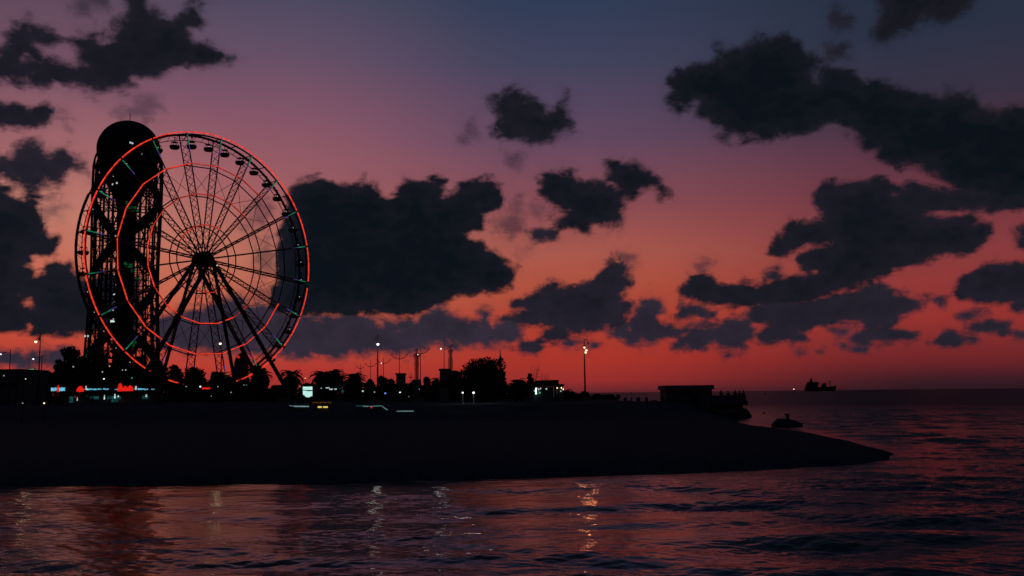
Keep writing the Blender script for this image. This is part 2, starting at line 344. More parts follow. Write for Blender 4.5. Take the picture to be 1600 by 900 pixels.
    wid = math_('MULTIPLY_ADD', sfa, 13, 2.8)
    wneg = math_('MULTIPLY', wid, -1)
    dens = step(e, wneg, wid)
    wisp = math_('MULTIPLY', step(e, -26, 6), .22)
    wisp = math_('MULTIPLY', wisp, sfa)
    dens = math_('MAXIMUM', dens, wisp)
    top = math_('SUBTRACT', 1, math_('MULTIPLY', math_('MULTIPLY', step(sfa, .85, 1.0), tna), .45))
    dens = math_('MULTIPLY', dens, top)
    # thickness: thin rims let the sky through
    thick = step(e, 0, 46)
    k0 = n.new('ShaderNodeRGB'); k0.outputs[0].default_value = lin((12, 18, 25))
    k1 = n.new('ShaderNodeRGB'); k1.outputs[0].default_value = lin((56, 47, 62))
    tvar = math_('ADD', math_('MULTIPLY', tna, .8), math_('MULTIPLY', math_('SUBTRACT', 1, thick), .12))
    tvar = math_('ADD', tvar, math_('MULTIPLY', math_('SUBTRACT', noise(22, 5, .6), .5), math_('MULTIPLY_ADD', tna, .8, .16)))
    tvar = math_('ADD', tvar, math_('MULTIPLY', math_('SUBTRACT', vo.outputs['Distance'], .42), .10), clamp=True)
    cc = mixc(k0.outputs[0], k1.outputs[0], tvar)
    fin = mixc(c, cc, dens)
    em = n.new('ShaderNodeEmission'); l.new(fin, em.inputs['Color']); em.inputs['Strength'].default_value = 1
    out_ = n.new('ShaderNodeOutputMaterial'); l.new(em.outputs[0], out_.inputs['Surface'])
    m.cycles.emission_sampling = 'NONE'
    o = grid_mesh('sky', X, Y, Z, m)
    for nm, arr in (('cloud_edge', sd), ('cloud_soft', soft), ('cloud_tone', tone)):
        at_ = o.data.attributes.new(nm, 'FLOAT', 'POINT'); at_.data.foreach_set('value', arr.astype(np.float32))
    tag(o, kind='structure')
build_sky()

def smooth(a, b, x):
    t = np.clip((x - a) / (b - a), 0, 1); return t * t * (3 - 2 * t)
coast = []
for px, py in [(-900, 762), (-300, 760), (0, 759), (200, 758), (400, 756.5), (600, 753), (800, 747), (1000, 741), (1200, 736), (1300, 729), (1350, 723), (1376, 715), (1388, 708), (1383, 702), (1362, 696), (1300, 684), (1240, 675), (1200, 669), (1175, 664.5), (1150, 660)]:
    p = on(px, py, 0.0); coast.append((p.x, p.y))
for px, Y in [(1148, 108), (1158, 112), (1165, 118), (1160, 126), (1120, 131), (1042, 134), (1020, 150), (990, 185), (945, 250), (915, 380), (898, 700), (896, 1500)]:
    coast.append((gx(px, Y), Y))
coast += [(-2600, 1500), (-2600, 10)]
# ------------------------------------------------------------------ sea
def build_sea():
    m = bpy.data.materials.new('sea water'); m.use_nodes = True
    nt = m.node_tree; n = nt.nodes; l = nt.links; b = n['Principled BSDF']
    b.inputs['Base Color'].default_value = (.008, .012, .016, 1); b.inputs['IOR'].default_value = 1.33
    g = n.new('ShaderNodeNewGeometry'); prev = None
    # ripples too small and far away to see one by one act as roughness
    ln = n.new('ShaderNodeVectorMath'); ln.operation = 'LENGTH'; l.new(g.outputs['Position'], ln.inputs[0])
    mr = n.new('ShaderNodeMapRange'); mr.inputs['From Min'].default_value = 32; mr.inputs['From Max'].default_value = 220
    mr.inputs['To Min'].default_value = .02; mr.inputs['To Max'].default_value = .42
    l.new(ln.outputs['Value'], mr.inputs['Value']); l.new(mr.outputs['Result'], b.inputs['Roughness'])
    # sheltered behind the spit, choppier on the open sea
    sx_ = n.new('ShaderNodeSeparateXYZ'); l.new(g.outputs['Position'], sx_.inputs[0])
    ex = n.new('ShaderNodeMath'); ex.operation = 'MULTIPLY_ADD'; ex.inputs[1].default_value = .35
    l.new(sx_.outputs['Y'], ex.inputs[0]); l.new(sx_.outputs['X'], ex.inputs[2])
    op = n.new('ShaderNodeMapRange'); op.interpolation_type = 'SMOOTHSTEP'; op.inputs['From Min'].default_value = 9; op.inputs['From Max'].default_value = 26
    op.inputs['To Min'].default_value = .38; op.inputs['To Max'].default_value = 2.1; l.new(ex.outputs[0], op.inputs['Value'])
    for sc, dist, st, det, rot in ((1.4, .04, 1, 3, 5), (5, .016, 1, 3, -8), (17, .007, 1, 3, 12)):
        mp = n.new('ShaderNodeMapping'); mp.inputs['Scale'].default_value = (.6, 1, 1); mp.inputs['Rotation'].default_value = (0, 0, R(rot))
        l.new(g.outputs['Position'], mp.inputs['Vector'])
        t = n.new('ShaderNodeTexNoise'); t.inputs['Scale'].default_value = sc; t.inputs['Detail'].default_value = det; t.inputs['Distortion'].default_value = .4
        l.new(mp.outputs[0], t.inputs['Vector'])
        bp = n.new('ShaderNodeBump'); bp.inputs['Distance'].default_value = dist; l.new(op.outputs['Result'], bp.inputs['Strength'])
        l.new(t.outputs['Fac'], bp.inputs['Height'])
        if prev: l.new(prev.outputs[0], bp.inputs['Normal'])
        prev = bp
    l.new(prev.outputs[0], b.inputs['Normal'])
    io = n.new('ShaderNodeMapRange'); io.inputs['From Min'].default_value = 6; io.inputs['From Max'].default_value = 30
    io.inputs['To Min'].default_value = 1.34; io.inputs['To Max'].default_value = 1.2; l.new(ex.outputs[0], io.inputs['Value']); l.new(io.outputs['Result'], b.inputs['IOR'])
    rows = np.concatenate([[-120, -60, -25, -5, 4, 9], np.geomspace(13.5, 50, 900), np.geomspace(50.3, 150, 240), np.geomspace(152, 30000, 90)])
    NC = 1050; s = np.linspace(-.66, .66, NC)
    Yg = np.repeat(rows[:, None], len(s), 1); Xg = s[None] * (np.abs(Yg) + 9)
    Z = np.zeros_like(Xg); r2 = np.random.default_rng(5)
    dY = np.gradient(rows)[:, None]; dX = (1.32 / NC) * (np.abs(Yg) + 9)
    for i in range(84):
        lam = .2 * (5.0 / .2) ** r2.random(); k = 2 * PI / lam
        th = R(84) + r2.normal() * .5
        kx, ky = k * math.cos(th), k * math.sin(th)
        slope = .0165 * (.7 + .6 * r2.random()); amp = slope / k
        ap = np.clip((lam / (3.0 * np.maximum(dX * abs(math.cos(th)), dY * abs(math.sin(th)))) - 1), 0, 1)
        ph = kx * Xg + ky * Yg + r2.random() * 6.28
        sn = np.sin(ph)
        Z += amp * ap * (sn + .25 * np.cos(2 * ph))
    # gusty patches of calmer and rougher water
    patch = .75 + .35 * np.sin(Xg * .11 + 1.5 + .8 * np.sin(Yg * .07)) * np.sin(Yg * .19 + .6 * np.sin(Xg * .05))
    for i in range(9):
        a_ = r2.random() * 6.28; k_ = 2 * PI / (1.6 + 5 * r2.random()); patch += .13 * np.sin(k_ * (.5 * math.cos(a_) * Xg + math.sin(a_) * Yg) + r2.random() * 6.28)
    patch = np.clip(patch, .15, 2)
    Z *= patch * (1 + .7 * smooth(9, 26, Xg + .35 * Yg))
    near = (Yg < 140) & (Yg > 14); q = np.stack([Xg[near], Yg[near]], -1); dd = -inpoly_sd(q, coast)
    Z[near] *= .15 + .85 * np.clip(dd / 5, 0, 1)
    o = grid_mesh('sea', Xg, Yg, Z, m); tag(o, kind='structure')
build_sea()

# ------------------------------------------------------------------ land: beach spit and promenade ground as one sheet
def land_h(P):
    d = inpoly_sd(P, coast) + .28 * np.sin(P[:, 0] * .35 + P[:, 1] * .2) + .14 * np.sin(P[:, 0] * 1.1 - P[:, 1] * .7 + 1); ins = np.maximum(d, 0)
    h = .5 * (1 - np.exp(-ins / 1.8)) + np.minimum(d, 0) * .25
    up = smooth(84, 104, P[:, 1] + 0.10 * np.minimum(P[:, 0], 0)) * smooth(1.0, 7, d)
    h = h + 1.25 * up
    return np.maximum(h, -3)
def build_land():
    m = bpy.data.materials.new('beach and ground'); m.use_nodes = True
    nt = m.node_tree; n = nt.nodes; l = nt.links; b = n['Principled BSDF']
    g = n.new('ShaderNodeNewGeometry'); t = n.new('ShaderNodeTexNoise'); t.inputs['Scale'].default_value = .35; t.inputs['Detail'].default_value = 6
    t2 = n.new('ShaderNodeTexVoronoi'); t2.inputs['Scale'].default_value = 9
    l.new(g.outputs['Position'], t.inputs['Vector']); l.new(g.outputs['Position'], t2.inputs['Vector'])
    r = n.new('ShaderNodeValToRGB'); r.color_ramp.elements[0].color = (.022, .05, .054, 1); r.color_ramp.elements[1].color = (.04, .095, .10, 1)
    l.new(t.outputs['Fac'], r.inputs['Fac'])
    mx = n.new('ShaderNodeMix'); mx.data_type = 'RGBA'; mx.blend_type = 'MULTIPLY'; mx.inputs['Factor'].default_value = .5
    l.new(r.outputs['Color'], mx.inputs['A']); l.new(t2.outputs['Color'], mx.inputs['B']); l.new(mx.outputs['Result'], b.inputs['Base Color'])
    bp = n.new('ShaderNodeBump'); bp.inputs['Strength'].default_value = .6; bp.inputs['Distance'].default_value = .06
    l.new(t2.outputs['Distance'], bp.inputs['Height']); l.new(bp.outputs[0], b.inputs['Normal'])
    b.inputs['Roughness'].default_value = .95; b.inputs['Specular IOR Level'].default_value = .05
    ys = np.concatenate([np.linspace(20, 60, 130), np.linspace(60, 160, 140)[1:], np.geomspace(162, 1600, 60)])
    xs = np.concatenate([-np.geomspace(2600, 62, 50), np.linspace(-60, 60, 240), np.geomspace(61, 200, 30)])
    X, Y = np.meshgrid(xs, ys); P = np.stack([X, Y], -1).reshape(-1, 2)
    H = land_h(P).reshape(X.shape)
    r2 = np.random.default_rng(9); N = np.zeros_like(X)
    for i in range(40):
        lam = 1.5 * 8 ** r2.random(); a = r2.random() * 6.28; k = 2 * PI / lam
        N += .004 * lam ** .8 * np.sin(k * (math.cos(a) * X + math.sin(a) * Y) + r2.random() * 6)
    H += N * smooth(.3, 1.2, H)
    o = grid_mesh('ground', X, Y, H, m); tag(o, kind='structure')
build_land()
GZ = 1.8
def ground(x, y): return float(land_h(np.array([[x, y]]))[0])

# ------------------------------------------------------------------ ferris wheel
def build_wheel():
    c = Vector((-86.549, 270.161, 41.915)); th = .891; ph0 = 2.095; RR = 36.
    u = Vector((math.cos(th), math.sin(th), 0)); nrm = Vector((math.sin(th), -math.cos(th), 0)); zz = Vector((0, 0, 1))
    root = empty('ferris_wheel', (c.x, c.y, GZ), 'giant observation wheel with red lit rim tubes and truss spokes on slanting legs', 'ferris wheel')
    cz = c.z - GZ
    def p(r, a, s): return u * (r * math.cos(a)) + zz * (r * math.sin(a) + cz) + nrm * s
    FS, BS = 0.0, -4.0
    def ringpts(r, s, a0, a1, k): return [p(r, a0 + (a1 - a0) * i / k, s) for i in range(k + 1)]
    mb = MB(); mb.tube(ringpts(RR - .45, FS - .1, 0, 2 * PI, 80), .24, 6, caps=False); mb.tube(ringpts(RR, BS, 0, 2 * PI, 80), .36, 6, caps=False)
    mb.tube(ringpts(RR - 1.5, BS, 0, 2 * PI, 80), .12, 5, caps=False)
    for i in range(80):
        a = ph0 + i * R(4.5)
        if i % 2 == 0: mb.tube([p(RR - .2, a, FS + .1), p(RR - .2, a, BS - .6)], .16, 5)
        mb.tube([p(RR, a, BS), p(RR - 1.5, a + R(2.2), BS)], .07, 4)
    mb.build('rim', M['darksteel'], root)
    # inner polygonal rings
    for r in (27.3, 18.6, 9.7):
        g = MB()
        for s in (FS - .02, BS):
            for i in range(20):
                g.tube([p(r, ph0 - i * R(18), s * (.9 if s else 1)), p(r, ph0 - (i + 1) * R(18), s * (.9 if s else 1))], .18, 5)
        g.build('inner_ring', M['darksteel'], root)
    hubr = 2.0
    for i in range(20):
        a = ph0 - i * R(18); g = MB()
        def ch(r, front):
            t = (r - hubr) / (RR - hubr)
            return p(r, a, (FS + .0 if front else -3.2 - .8 * t) - (0 if not front else .45 * (1 - t)))
        g.tube([ch(hubr, 1), ch(RR - .3, 1)], .20, 5); g.tube([ch(hubr, 0), ch(RR - .3, 0)], .20, 5)
        rs = [hubr + 1.2 + 2.15 * k for k in range(16)]
        for k, r in enumerate(rs[:-1]):
            g.tube([ch(r, k % 2), ch(rs[k + 1], 1 - k % 2)], .10, 4)
            g.tube([ch(r, 1 - k % 2), ch(rs[k + 1], k % 2)], .085, 4)
        # cable stays to the neighbours
        b2 = a - R(18)
        g.tube([p(27.3, a, -2), p(18.6, b2, -2)], .07, 4); g.tube([p(18.6, a, -2), p(27.3, b2, -2)], .07, 4)
        g.build('spoke', M['steel'], root)
        l = MB(); l.tube([p(RR - 3.4, a, .2), p(RR - .5, a, .2)], .12, 5); sp = l.build('spoke_light', M['green'], root)
        l = MB(); l.tube([p(RR - 5.3, a, .2), p(RR - 3.5, a, .2)], .10, 5); l.build('spoke_light', M['violet'], root)
    # lit tubes: 20 segments on the rim, partly lit inner rings
    for i in range(20):
        a0 = ph0 - i * R(18) - R(.5); a1 = ph0 - (i + 1) * R(18) + R(.5)
        if i == 7: a0 -= R(2.6)
        g = MB(); g.tube([p(RR + .12, a0 + (a1 - a0) * k / 8, .35) for k in range(9)], .17, 6)
        g.build('light_tube', M['red'], root)
    lit = {27.3: {0: 2, 1: 1, 2: 1, 3: 1, 8: 2, 9: 2, 10: 2, 11: 2, 12: 2, 13: 2, 14: 2, 15: 2, 16: 2, 17: 2, 18: 2, 19: 2},
           18.6: {0: 1, 1: 1, 2: 1, 3: 1, 9: 1, 10: 2, 11: 2, 12: 2, 13: 2, 14: 1, 15: 2, 16: 2, 17: 2, 18: 1, 19: 1},
           9.7: {0: 1, 1: 1, 2: 1, 9: 1, 10: 1, 11: 1, 12: 1, 18: 1, 19: 1}}
    for r, dct in lit.items():
        for i, lv in dct.items():
            a0 = ph0 - i * R(18); a1 = a0 - R(18); A0 = p(r, a0, .2); A1 = p(r, a1, .2)
            g = MB(); g.tube([A0.lerp(A1, .015), A0.lerp(A1, .985)], .15 if lv == 2 else .11, 6)
            g.build('light_tube', M['red'] if lv == 2 else M['reddim'], root)
    # hub
    g = MB(); g.lathe(p(0, 0, -2), [(1.0, -4.4), (1.0, -2.4), (2.2, -2.3), (2.2, -1.6), (1.6, -1.5), (1.6, 1.4), (2.2, 1.5), (2.2, 2.2), (1.0, 2.3), (1.0, 4.0)], 24, axis=nrm)
    g.build('hub', M['darksteel'], root)
    MB().ball(p(2.2, -1.4, 3.0), .22, 8, 6).build('hub_lamp', M['dimwhite'], root); MB().ball(p(2.4, -1.0, 3.0), .22, 8, 6).build('hub_lamp', M['dimwhite'], root)
    # legs
    def foot(px, b):
        lo, hi = -60., 60.
        for _ in range(50):
            mid = (lo + hi) / 2; q = c + u * mid + nrm * b; d = Vector((q.x, q.y, GZ)) - CAM
            x = 800 + FPX * d.dot(Rt) / d.dot(Fw)
            if x < px: lo = mid
            else: hi = mid
        return lo
    for px, b, hb, rr in [(457, 6, 2.2, .62), (201, 6, 2.2, .62), (421, -11, -6, .6), (155, -11, -6, .6), (372, 9, 2.6, .5), (243, -14, -6.4, .5)]:
        a = foot(px, b); F0 = u * a + nrm * b; T0 = p(0, 0, hb)
        g = MB(); g.tube([F0, F0.lerp(T0, .5), T0], rr, 8); g.box(F0 + Vector((0, 0, .1)), (3, 3, 1.2), th)
        g.build('support_leg', M['darksteel'], root)
    g = MB()
    g.box((0, 0, 1.2), (34, 13, 2.4), th); g.box(u * 8 + Vector((0, 0, 2.9)), (16, 12, 1.0), th)
    for k in range(12): g.tube([u * (-16 + k * 2.9) + nrm * 6.2 + Vector((0, 0, 2.4)), u * (-16 + k * 2.9) + nrm * 6.2 + Vector((0, 0, 3.5))], .05, 4)
    g.tube([u * -16.5 + nrm * 6.2 + Vector((0, 0, 3.5)), u * 16.5 + nrm * 6.2 + Vector((0, 0, 3.5))], .06, 4)
    g.build('boarding_platform', M['concrete'], root)
    # gondolas
    gb = MB()
    gb.lathe((0, 0, -3.35), [(.6, 0), (1.1, .1), (1.36, .5), (1.4, 1.0), (1.3, 1.05), (1.28, .95)], 14)
    for k in range(4):
        t = PI / 4 + k * PI / 2; gb.tube([(1.15 * math.cos(t), 1.15 * math.sin(t), -2.4), (.85 * math.cos(t), .85 * math.sin(t), -1.35)], .07, 4)
    gb.lathe((0, 0, -1.4), [(.95, 0), (.85, .12), (.4, .25), (.12, .3)], 14)
    gb.tube([(0, 0, -1.1), (0, 0, 0)], .1, 5); gb.tube([(-.3, 0, 0), (.3, 0, 0)], .15, 6)
    proto = gb.build('gondola', M['cabin'], root)
    ls = MB(); ls.ball((0, -.2, -1.9), .12, 8, 6); ls.build('gondola_lamp', M['dimwhite'], proto)
    ls = MB(); ls.box((0, 0, -2.2), (.1, 1.9, .4)).build('seat_back', M['darksteel'], proto)
    dark_ = {3, 9, 17, 24, 30}
    for i in range(40):
        o = proto if i == 0 else copy_tree(proto, root)
        o.location = p(RR - 1.0, ph0 + R(4.5) + i * R(9), -2)
        o.rotation_euler.z = th + random.uniform(-.1, .1)
        if i in (11, 12):
            o.children[0].data = o.children[0].data.copy() if False else o.children[0].data
build_wheel()

# ------------------------------------------------------------------ lattice tower with ball
def build_tower():
    Y = 440.; base = at(188.5, 618, Y); cx, cy = base.x, base.y
    s = pxm(Y)
    root = empty('lattice_tower', (cx, cy, GZ), 'tall dark cylindrical lattice tower topped by a large ball, behind the lit wheel', 'tower')
    H = at(190, 190, Y).z - GZ; rad = 53 * s * .98
    zof = lambda py: at(190, py, Y).z - GZ
    def rz(z):       # outer lattice radius
        t = z / H; return rad * (1.0 + .06 * math.sin(t * 9 + .5) * (1 - t) - .02 * t) * (1 - .14 * max(0, (z / zof(238) - .93) / .07) ** 2)
    zt = zof(238); n = 20; g = MB(); lv = [zt * k / 30 for k in range(31)]
    for k in range(n):
        a = 2 * PI * k / n
        g.tube([(rz(z) * math.cos(a), rz(z) * math.sin(a), z) for z in lv], .45, 5)
    for z in lv[::2]: g.tube([(rz(z) * math.cos(t * 2 * PI / 40), rz(z) * math.sin(t * 2 * PI / 40), z) for t in range(41)], .24, 4, caps=False)
    for sgn in (1, -1):
        for k in range(n // 2):
            g.tube([(rz(z) * math.cos(2 * PI * (2 * k) / n + sgn * z * .034), rz(z) * math.sin(2 * PI * (2 * k) / n + sgn * z * .034), z) for z in lv], .24, 4)
    g.build('lattice', M['tower'], root)
    g = MB()
    for k in range(12):
        a = 2 * PI * (k + .5) / 12; g.tube([(rad * .68 * math.cos(a), rad * .68 * math.sin(a), 0), (rad * .68 * math.cos(a), rad * .68 * math.sin(a), zof(262))], .2, 5)
    for z in lv[1:-2:2]:
        g.tube([(rad * .68 * math.cos(t * PI / 12), rad * .68 * math.sin(t * PI / 12), z) for t in range(25)], .2, 4, caps=False)
        for k in range(4): a = 2 * PI * k / 4 + .3; g.tube([(rad * .2 * math.cos(a), rad * .2 * math.sin(a), z), (rz(z) * math.cos(a), rz(z) * math.sin(a), z)], .2, 4)
    g.build('inner_frame', M['tower'], root)
    # two winding ribbons
    for off in (0.0, PI):
        g = MB(); hb = 6.0
        N = 150
        for k in range(N):
            z0 = zt * k / N; z1 = zt * (k + .9) / N
            vv = []
            def q(z, dz, rr): a = off + 2.3 + z * 2 * PI / 78.; return (rr * math.cos(a), rr * math.sin(a), min(max(z + dz, .2), zt))
            r1 = rz(z0) * .93
            g.add([q(z0, -hb / 2, r1), q(z1, -hb / 2, r1), q(z1, hb / 2, r1), q(z0, hb / 2, r1),
                   q(z0, -hb / 2, r1 * .95), q(z1, -hb / 2, r1 * .95), q(z1, hb / 2, r1 * .95), q(z0, hb / 2, r1 * .95)],
                  [(0, 1, 2, 3), (7, 6, 5, 4), (0, 4, 5, 1), (1, 5, 6, 2), (2, 6, 7, 3), (3, 7, 4, 0)])
        g.build('spiral_ribbon', M['towerglass'], root)
    cr = 14.5 * s
    g = MB(); g.lathe((0, 0, 0), [(cr * 1.15, 0), (cr, 6), (cr, zof(330)), (cr * 1.3, zof(310)), (cr * 2.4, zof(285)), (rad * .9, zof(262))], 24)
    g.build('core', M['towerglass'], root, True)
    br = 48 * s
    g = MB(); g.ball((0, 0, H - br), br, 40, 24); g.build('ball', M['towerglass'], root, True)
    g = MB(); g.tube([(0, 0, H - .3), (0, 0, H + 4)], .18, 5); g.build('mast', M['tower'], root)
    # floors with lit stairs on the core
    r2 = random.Random(4)
    for k in range(15):
        py = 328 + k * 14.5 + r2.uniform(-3, 3); px_ = 178 + r2.uniform(-3, 3)
        a = math.atan2(-math.sqrt(max(0, 1 - ((px_ - 190) / 16) ** 2)), (px_ - 190) / 16)
        sz = .32 if py < 480 else .3
        g = MB(); g.box(((cr + .3) * math.cos(a), (cr + .3) * math.sin(a), zof(py)), (r2.uniform(.4, 1.4), .3, sz * r2.uniform(1, 2)), a + PI / 2)
        g.build('stair_lamp', M['dimwhite'], root)
    for py in (503, 515.5):
        g = MB(); g.lathe(((177.5 - 190) * s, -cr * .8, zof(py)), [(.4, -.5), (1.1, -.25), (1.2, .15), (.5, .6)], 10); g.build('flood_lamp', M['winwhite'], root)
    for px_, py in ((148.5, 527), (153, 527), (170, 555), (175, 555), (211, 235), (214, 236), (186, 298), (192, 296), (172, 540), (146, 463)):
        g = MB(); g.ball(((px_ - 190) * s, -rad * .75 if py > 300 else -rad * .9, zof(py)), .45, 8, 6); g.build('small_lamp', M['dimwhite'], root)
    for px_, py, w_, h_, rz_ in ((213, 333, 5.5, 1.2, .5), (219, 338, 3.5, .9, .5), (210, 326, 2, 1.5, 0), (214, 421, 3, 1.6, -.4), (219, 427, 2, 2.4, .3), (208, 418, 2, 1, 0), (224, 440, 1.6, 1, 0), (223, 540, 2, 3, .4), (142, 560, 1, 4, 0), (145, 568, 1.4, 5, 0), (139, 551, .8, 3, 0)):  # added glowing slabs, painting green-lit glints onto shaft and tower foot
        x_ = (px_ - 190) * s; MB().box((x_, -math.sqrt(max(1, (rad * .96) ** 2 - x_ * x_)), zof(py)), (w_, .15, h_), 0).build('green_glint_slab', M['dimgreen'], root)
    lamp_light('green_floodlight', ((216 - 190) * s, -3, zof(425)), (.1, 1, .35), 10, root, .5)
    lamp_light('green_floodlight', ((213 - 190) * s, -4, zof(340)), (.1, 1, .35), 10, root, .5)
build_tower()

# ------------------------------------------------------------------ vegetation
def crown_cloud(lobes, nleaf, size, r2):
    V = []
    tot = sum(l[3] ** 2 for l in lobes)
    for (x, y, z, r) in lobes:
        k = int(nleaf * r * r / tot) + 10
        d = r2.normal(size=(k, 3)); d /= np.linalg.norm(d, axis=1)[:, None]
        rr = r * (.35 + .75 * r2.random(k) ** .55)
        c = np.array([x, y, z]) + d * rr[:, None] * np.array([1, 1, .85])
        a = r2.normal(size=(k, 3)); a /= np.linalg.norm(a, axis=1)[:, None]
        b = np.cross(a, r2.normal(size=(k, 3))); b /= np.linalg.norm(b, axis=1)[:, None]
        s = size * (.6 + .8 * r2.random(k))[:, None]
        V.append(np.stack([c - a * s, c + b * s * .45, c + a * s, c - b * s * .45], 1))
    return np.concatenate(V)
tree_no = [0]
def tree(px, py_top, w_px, Y, label, name='broadleaf_tree', group='trees along the promenade', dens=1., m='leaf', flat=.75, trunk=.3, n=2600, cat='tree'):
    tree_no[0] += 1; r2 = np.random.default_rng(100 + tree_no[0])
    x = gx(px, Y); gz = ground(x, Y); top = at(px, py_top, Y).z; h = max(top - gz, .8); W = w_px * pxm(Y)
    root = empty(name, (x, Y, gz), label, cat, group)
    th = h * trunk; lobes = []
    nl = max(5, int(6 + 6 * dens))
    for i in range(nl):
        t = i / (nl - 1); a = i * 2.4 + r2.random(); rad = W * .5
        rr = W * (.17 + .09 * r2.random()) * (1.25 if t < .6 else .85)
        rr = min(rr, h * .42)
        zc = th + (h - th - rr) * (.1 + .9 * t); ro = (rad - rr) * math.sqrt(max(0, 1 - (flat * 1.15 * t) ** 2)) * (1 if i % 3 else .35)
        lobes.append((ro * math.cos(a), ro * math.sin(a) * .8, zc, rr))
    lobes.append((0, 0, h - W * .16 if h > W * .4 else h * .7, min(W * .17, h * .3)))
    lobes.append((0, 0, th + (h - th) * .4, min(W * .3, h * .35)))
    g = MB(); tr_ = max(.08, W * .03)
    g.tube([(0, 0, -.2), (.03 * W, 0, th * .6), (0, .02 * W, th + (h - th) * .35)], tr_, 7, tr_ * .5)
    for (lx, ly, lz, lr) in lobes[:7]: g.tube([(0, 0, th * .75), (lx * .5, ly * .5, (th + lz) / 2), (lx, ly, lz)], tr_ * .45, 5, tr_ * .15)
    g.build('trunk', M['bark'], root)
    size = max(.16, min(.5, .0016 * Y)) * (1 if h > 3 else .7)
    quads('crown', crown_cloud(lobes, int(n * dens), size, r2), M[m], root)
    return root
def palm(px, py_top, w_px, Y, label, trunk_frac=.55, nf=44, group='palm trees on the promenade', droop=1.0):
    tree_no[0] += 1; r2 = random.Random(200 + tree_no[0])
    x = gx(px, Y); gz = ground(x, Y); top = at(px, py_top, Y).z; h = top - gz; L = w_px * .5 * pxm(Y) * 1.45
    root = empty('palm_tree', (x, Y, gz), label, 'palm tree', group)
    th = h - L * .8; th = max(th, h * .22)
    g = MB(); lean = r2.uniform(-.2, .2)
    pts = [(lean * (k / 6) ** 2, 0, th * k / 6) for k in range(7)]
    g.tube(pts, .26, 8, .2); g.ball((lean, 0, th), .42, 8, 6)
    for k in range(14): g.lathe((lean * (k / 14) ** 2, 0, th * (k + .5) / 14), [(.27, -.05), (.31, .05), (.25, .08)], 8)
    g.build('trunk', M['bark'], root)
    V = []; o0 = np.array([lean, 0, th])
    for i in range(nf):
        a = i * 2.399 + r2.uniform(-.2, .2); el = R(88 - 125 * (i / nf) ** .95) + r2.uniform(-.1, .1); LL = L * r2.uniform(.8, 1.08)
        hd = np.array([math.cos(a), math.sin(a), 0]); pos = o0.copy(); ang = el; seg = 9; prev = pos
        side = np.array([-math.sin(a), math.cos(a), 0])
        for k in range(seg):
            step_ = LL / seg; pos2 = pos + step_ * (hd * math.cos(ang) + np.array([0, 0, math.sin(ang)])); ang -= R(9.5) * droop * (1 + k * .1)
            wr = .05; V.append([pos - side * wr, pos + side * wr, pos2 + side * wr, pos2 - side * wr])
            ll = LL * .30 * math.sin(PI * (k + .8) / (seg + 1.2)) + .05
            for sg in (1, -1):
                for fr in (.0, .5):
                    b0 = pos + (pos2 - pos) * fr; d = (pos2 - pos) / step_
                    tip = b0 + (side * sg * .75 + d * .65) * ll + np.array([0, 0, -.22 * ll + r2.uniform(-.04, .04)])
                    wd = d * .2; V.append([b0 - wd * .5, b0 + wd, tip + wd * .1, tip - wd * .1])
            pos = pos2
    quads('crown', np.array(V), M['palm'], root)
    return root
T = tree
T(108, 541, 40, 290, 'dark broadleaf tree with a stepped peaked crown left of the tower foot', dens=1.6)
T(90, 562, 24, 285, 'small round tree leaning out at the left edge of the peaked tree')
T(128, 556, 34, 300, 'dark bushy tree between the peaked tree and the lattice tower', dens=1.3)
T(152, 541, 46, 330, 'broad dark tree in front of the left foot of the lattice tower', dens=1.6, m='leaf2')
T(182, 560, 44, 320, 'dark tree in front of the tower core with white lamps below it', dens=1.4)
T(214, 556, 44, 325, 'dark tree beneath the green and white spoke light of the wheel', dens=1.4, m='leaf2')
T(246, 562, 40, 236, 'dark tree at the right foot of the lattice tower under the wheel rim', dens=1.3)
T(272, 570, 34, 320, 'low dark tree behind the lowest left piece of the red rim', dens=1.2)
T(303, 573, 44, 240, 'rounded dark tree under the bottom of the wheel', dens=1.6)
T(336, 580, 30, 235, 'low tree beside the warm lamp under the wheel', m='leaf2')
palm(344, 576, 30, 225, 'short ragged palm directly below the warm lamp under the wheel')
T(402, 571, 36, 215, 'dense dark tree right of the dome roofed tower', dens=1.6, m='leaf2', trunk=.12)
palm(410, 574, 28, 205, 'short palm half hidden in the dense tree right of the dome roofed tower', nf=46)
palm(455, 570, 34, 175, 'single short palm where the rightmost wheel leg meets the ground', nf=46, droop=1.15)
palm(503, 573, 30, 190, 'left palm of the tight palm pair right of the lit billboard', nf=46)
palm(523, 572, 30, 192, 'right palm of the tight palm pair right of the lit billboard', nf=46)
T(513, 582, 42, 196, 'dark bushy tree filling the space under the palm pair', trunk=.1, dens=1.4)
palm(553, 575, 34, 188, 'stout palm standing alone between the palm pair and the tall white lamp', nf=50)
T(552, 586, 26, 190, 'dark shrub around the foot of the stout palm', trunk=.1, name='shrub', cat='shrub')
T(578, 593, 22, 200, 'low rounded shrub left of the tall white lamp', trunk=.1, name='shrub', cat='shrub', group='shrubs on the promenade')
T(597, 588, 26, 196, 'low bumpy shrub at the foot of the tall white lamp', trunk=.1, name='shrub', cat='shrub', group='shrubs on the promenade')
palm(627, 585, 46, 175, 'wide flat palm spreading over the small block roof', nf=26, droop=1.5)
T(667, 589, 20, 190, 'small round shrub right of the left statue', trunk=.1, name='shrub', cat='shrub', group='shrubs on the promenade')
T(646, 596, 34, 195, 'low hedge like shrub at the foot of the left statue', trunk=.1, name='shrub', cat='shrub', group='shrubs on the promenade')
palm(682, 587, 18, 165, 'small drooping palm left of the square building', nf=26)
palm(716, 574, 30, 160, 'leaning feathery palm between the square building and the great round tree', nf=46)
T(757, 557, 78, 150, 'great round dark tree with the church spire rising behind its right edge', dens=3.6, flat=.5, trunk=.1, n=3400)
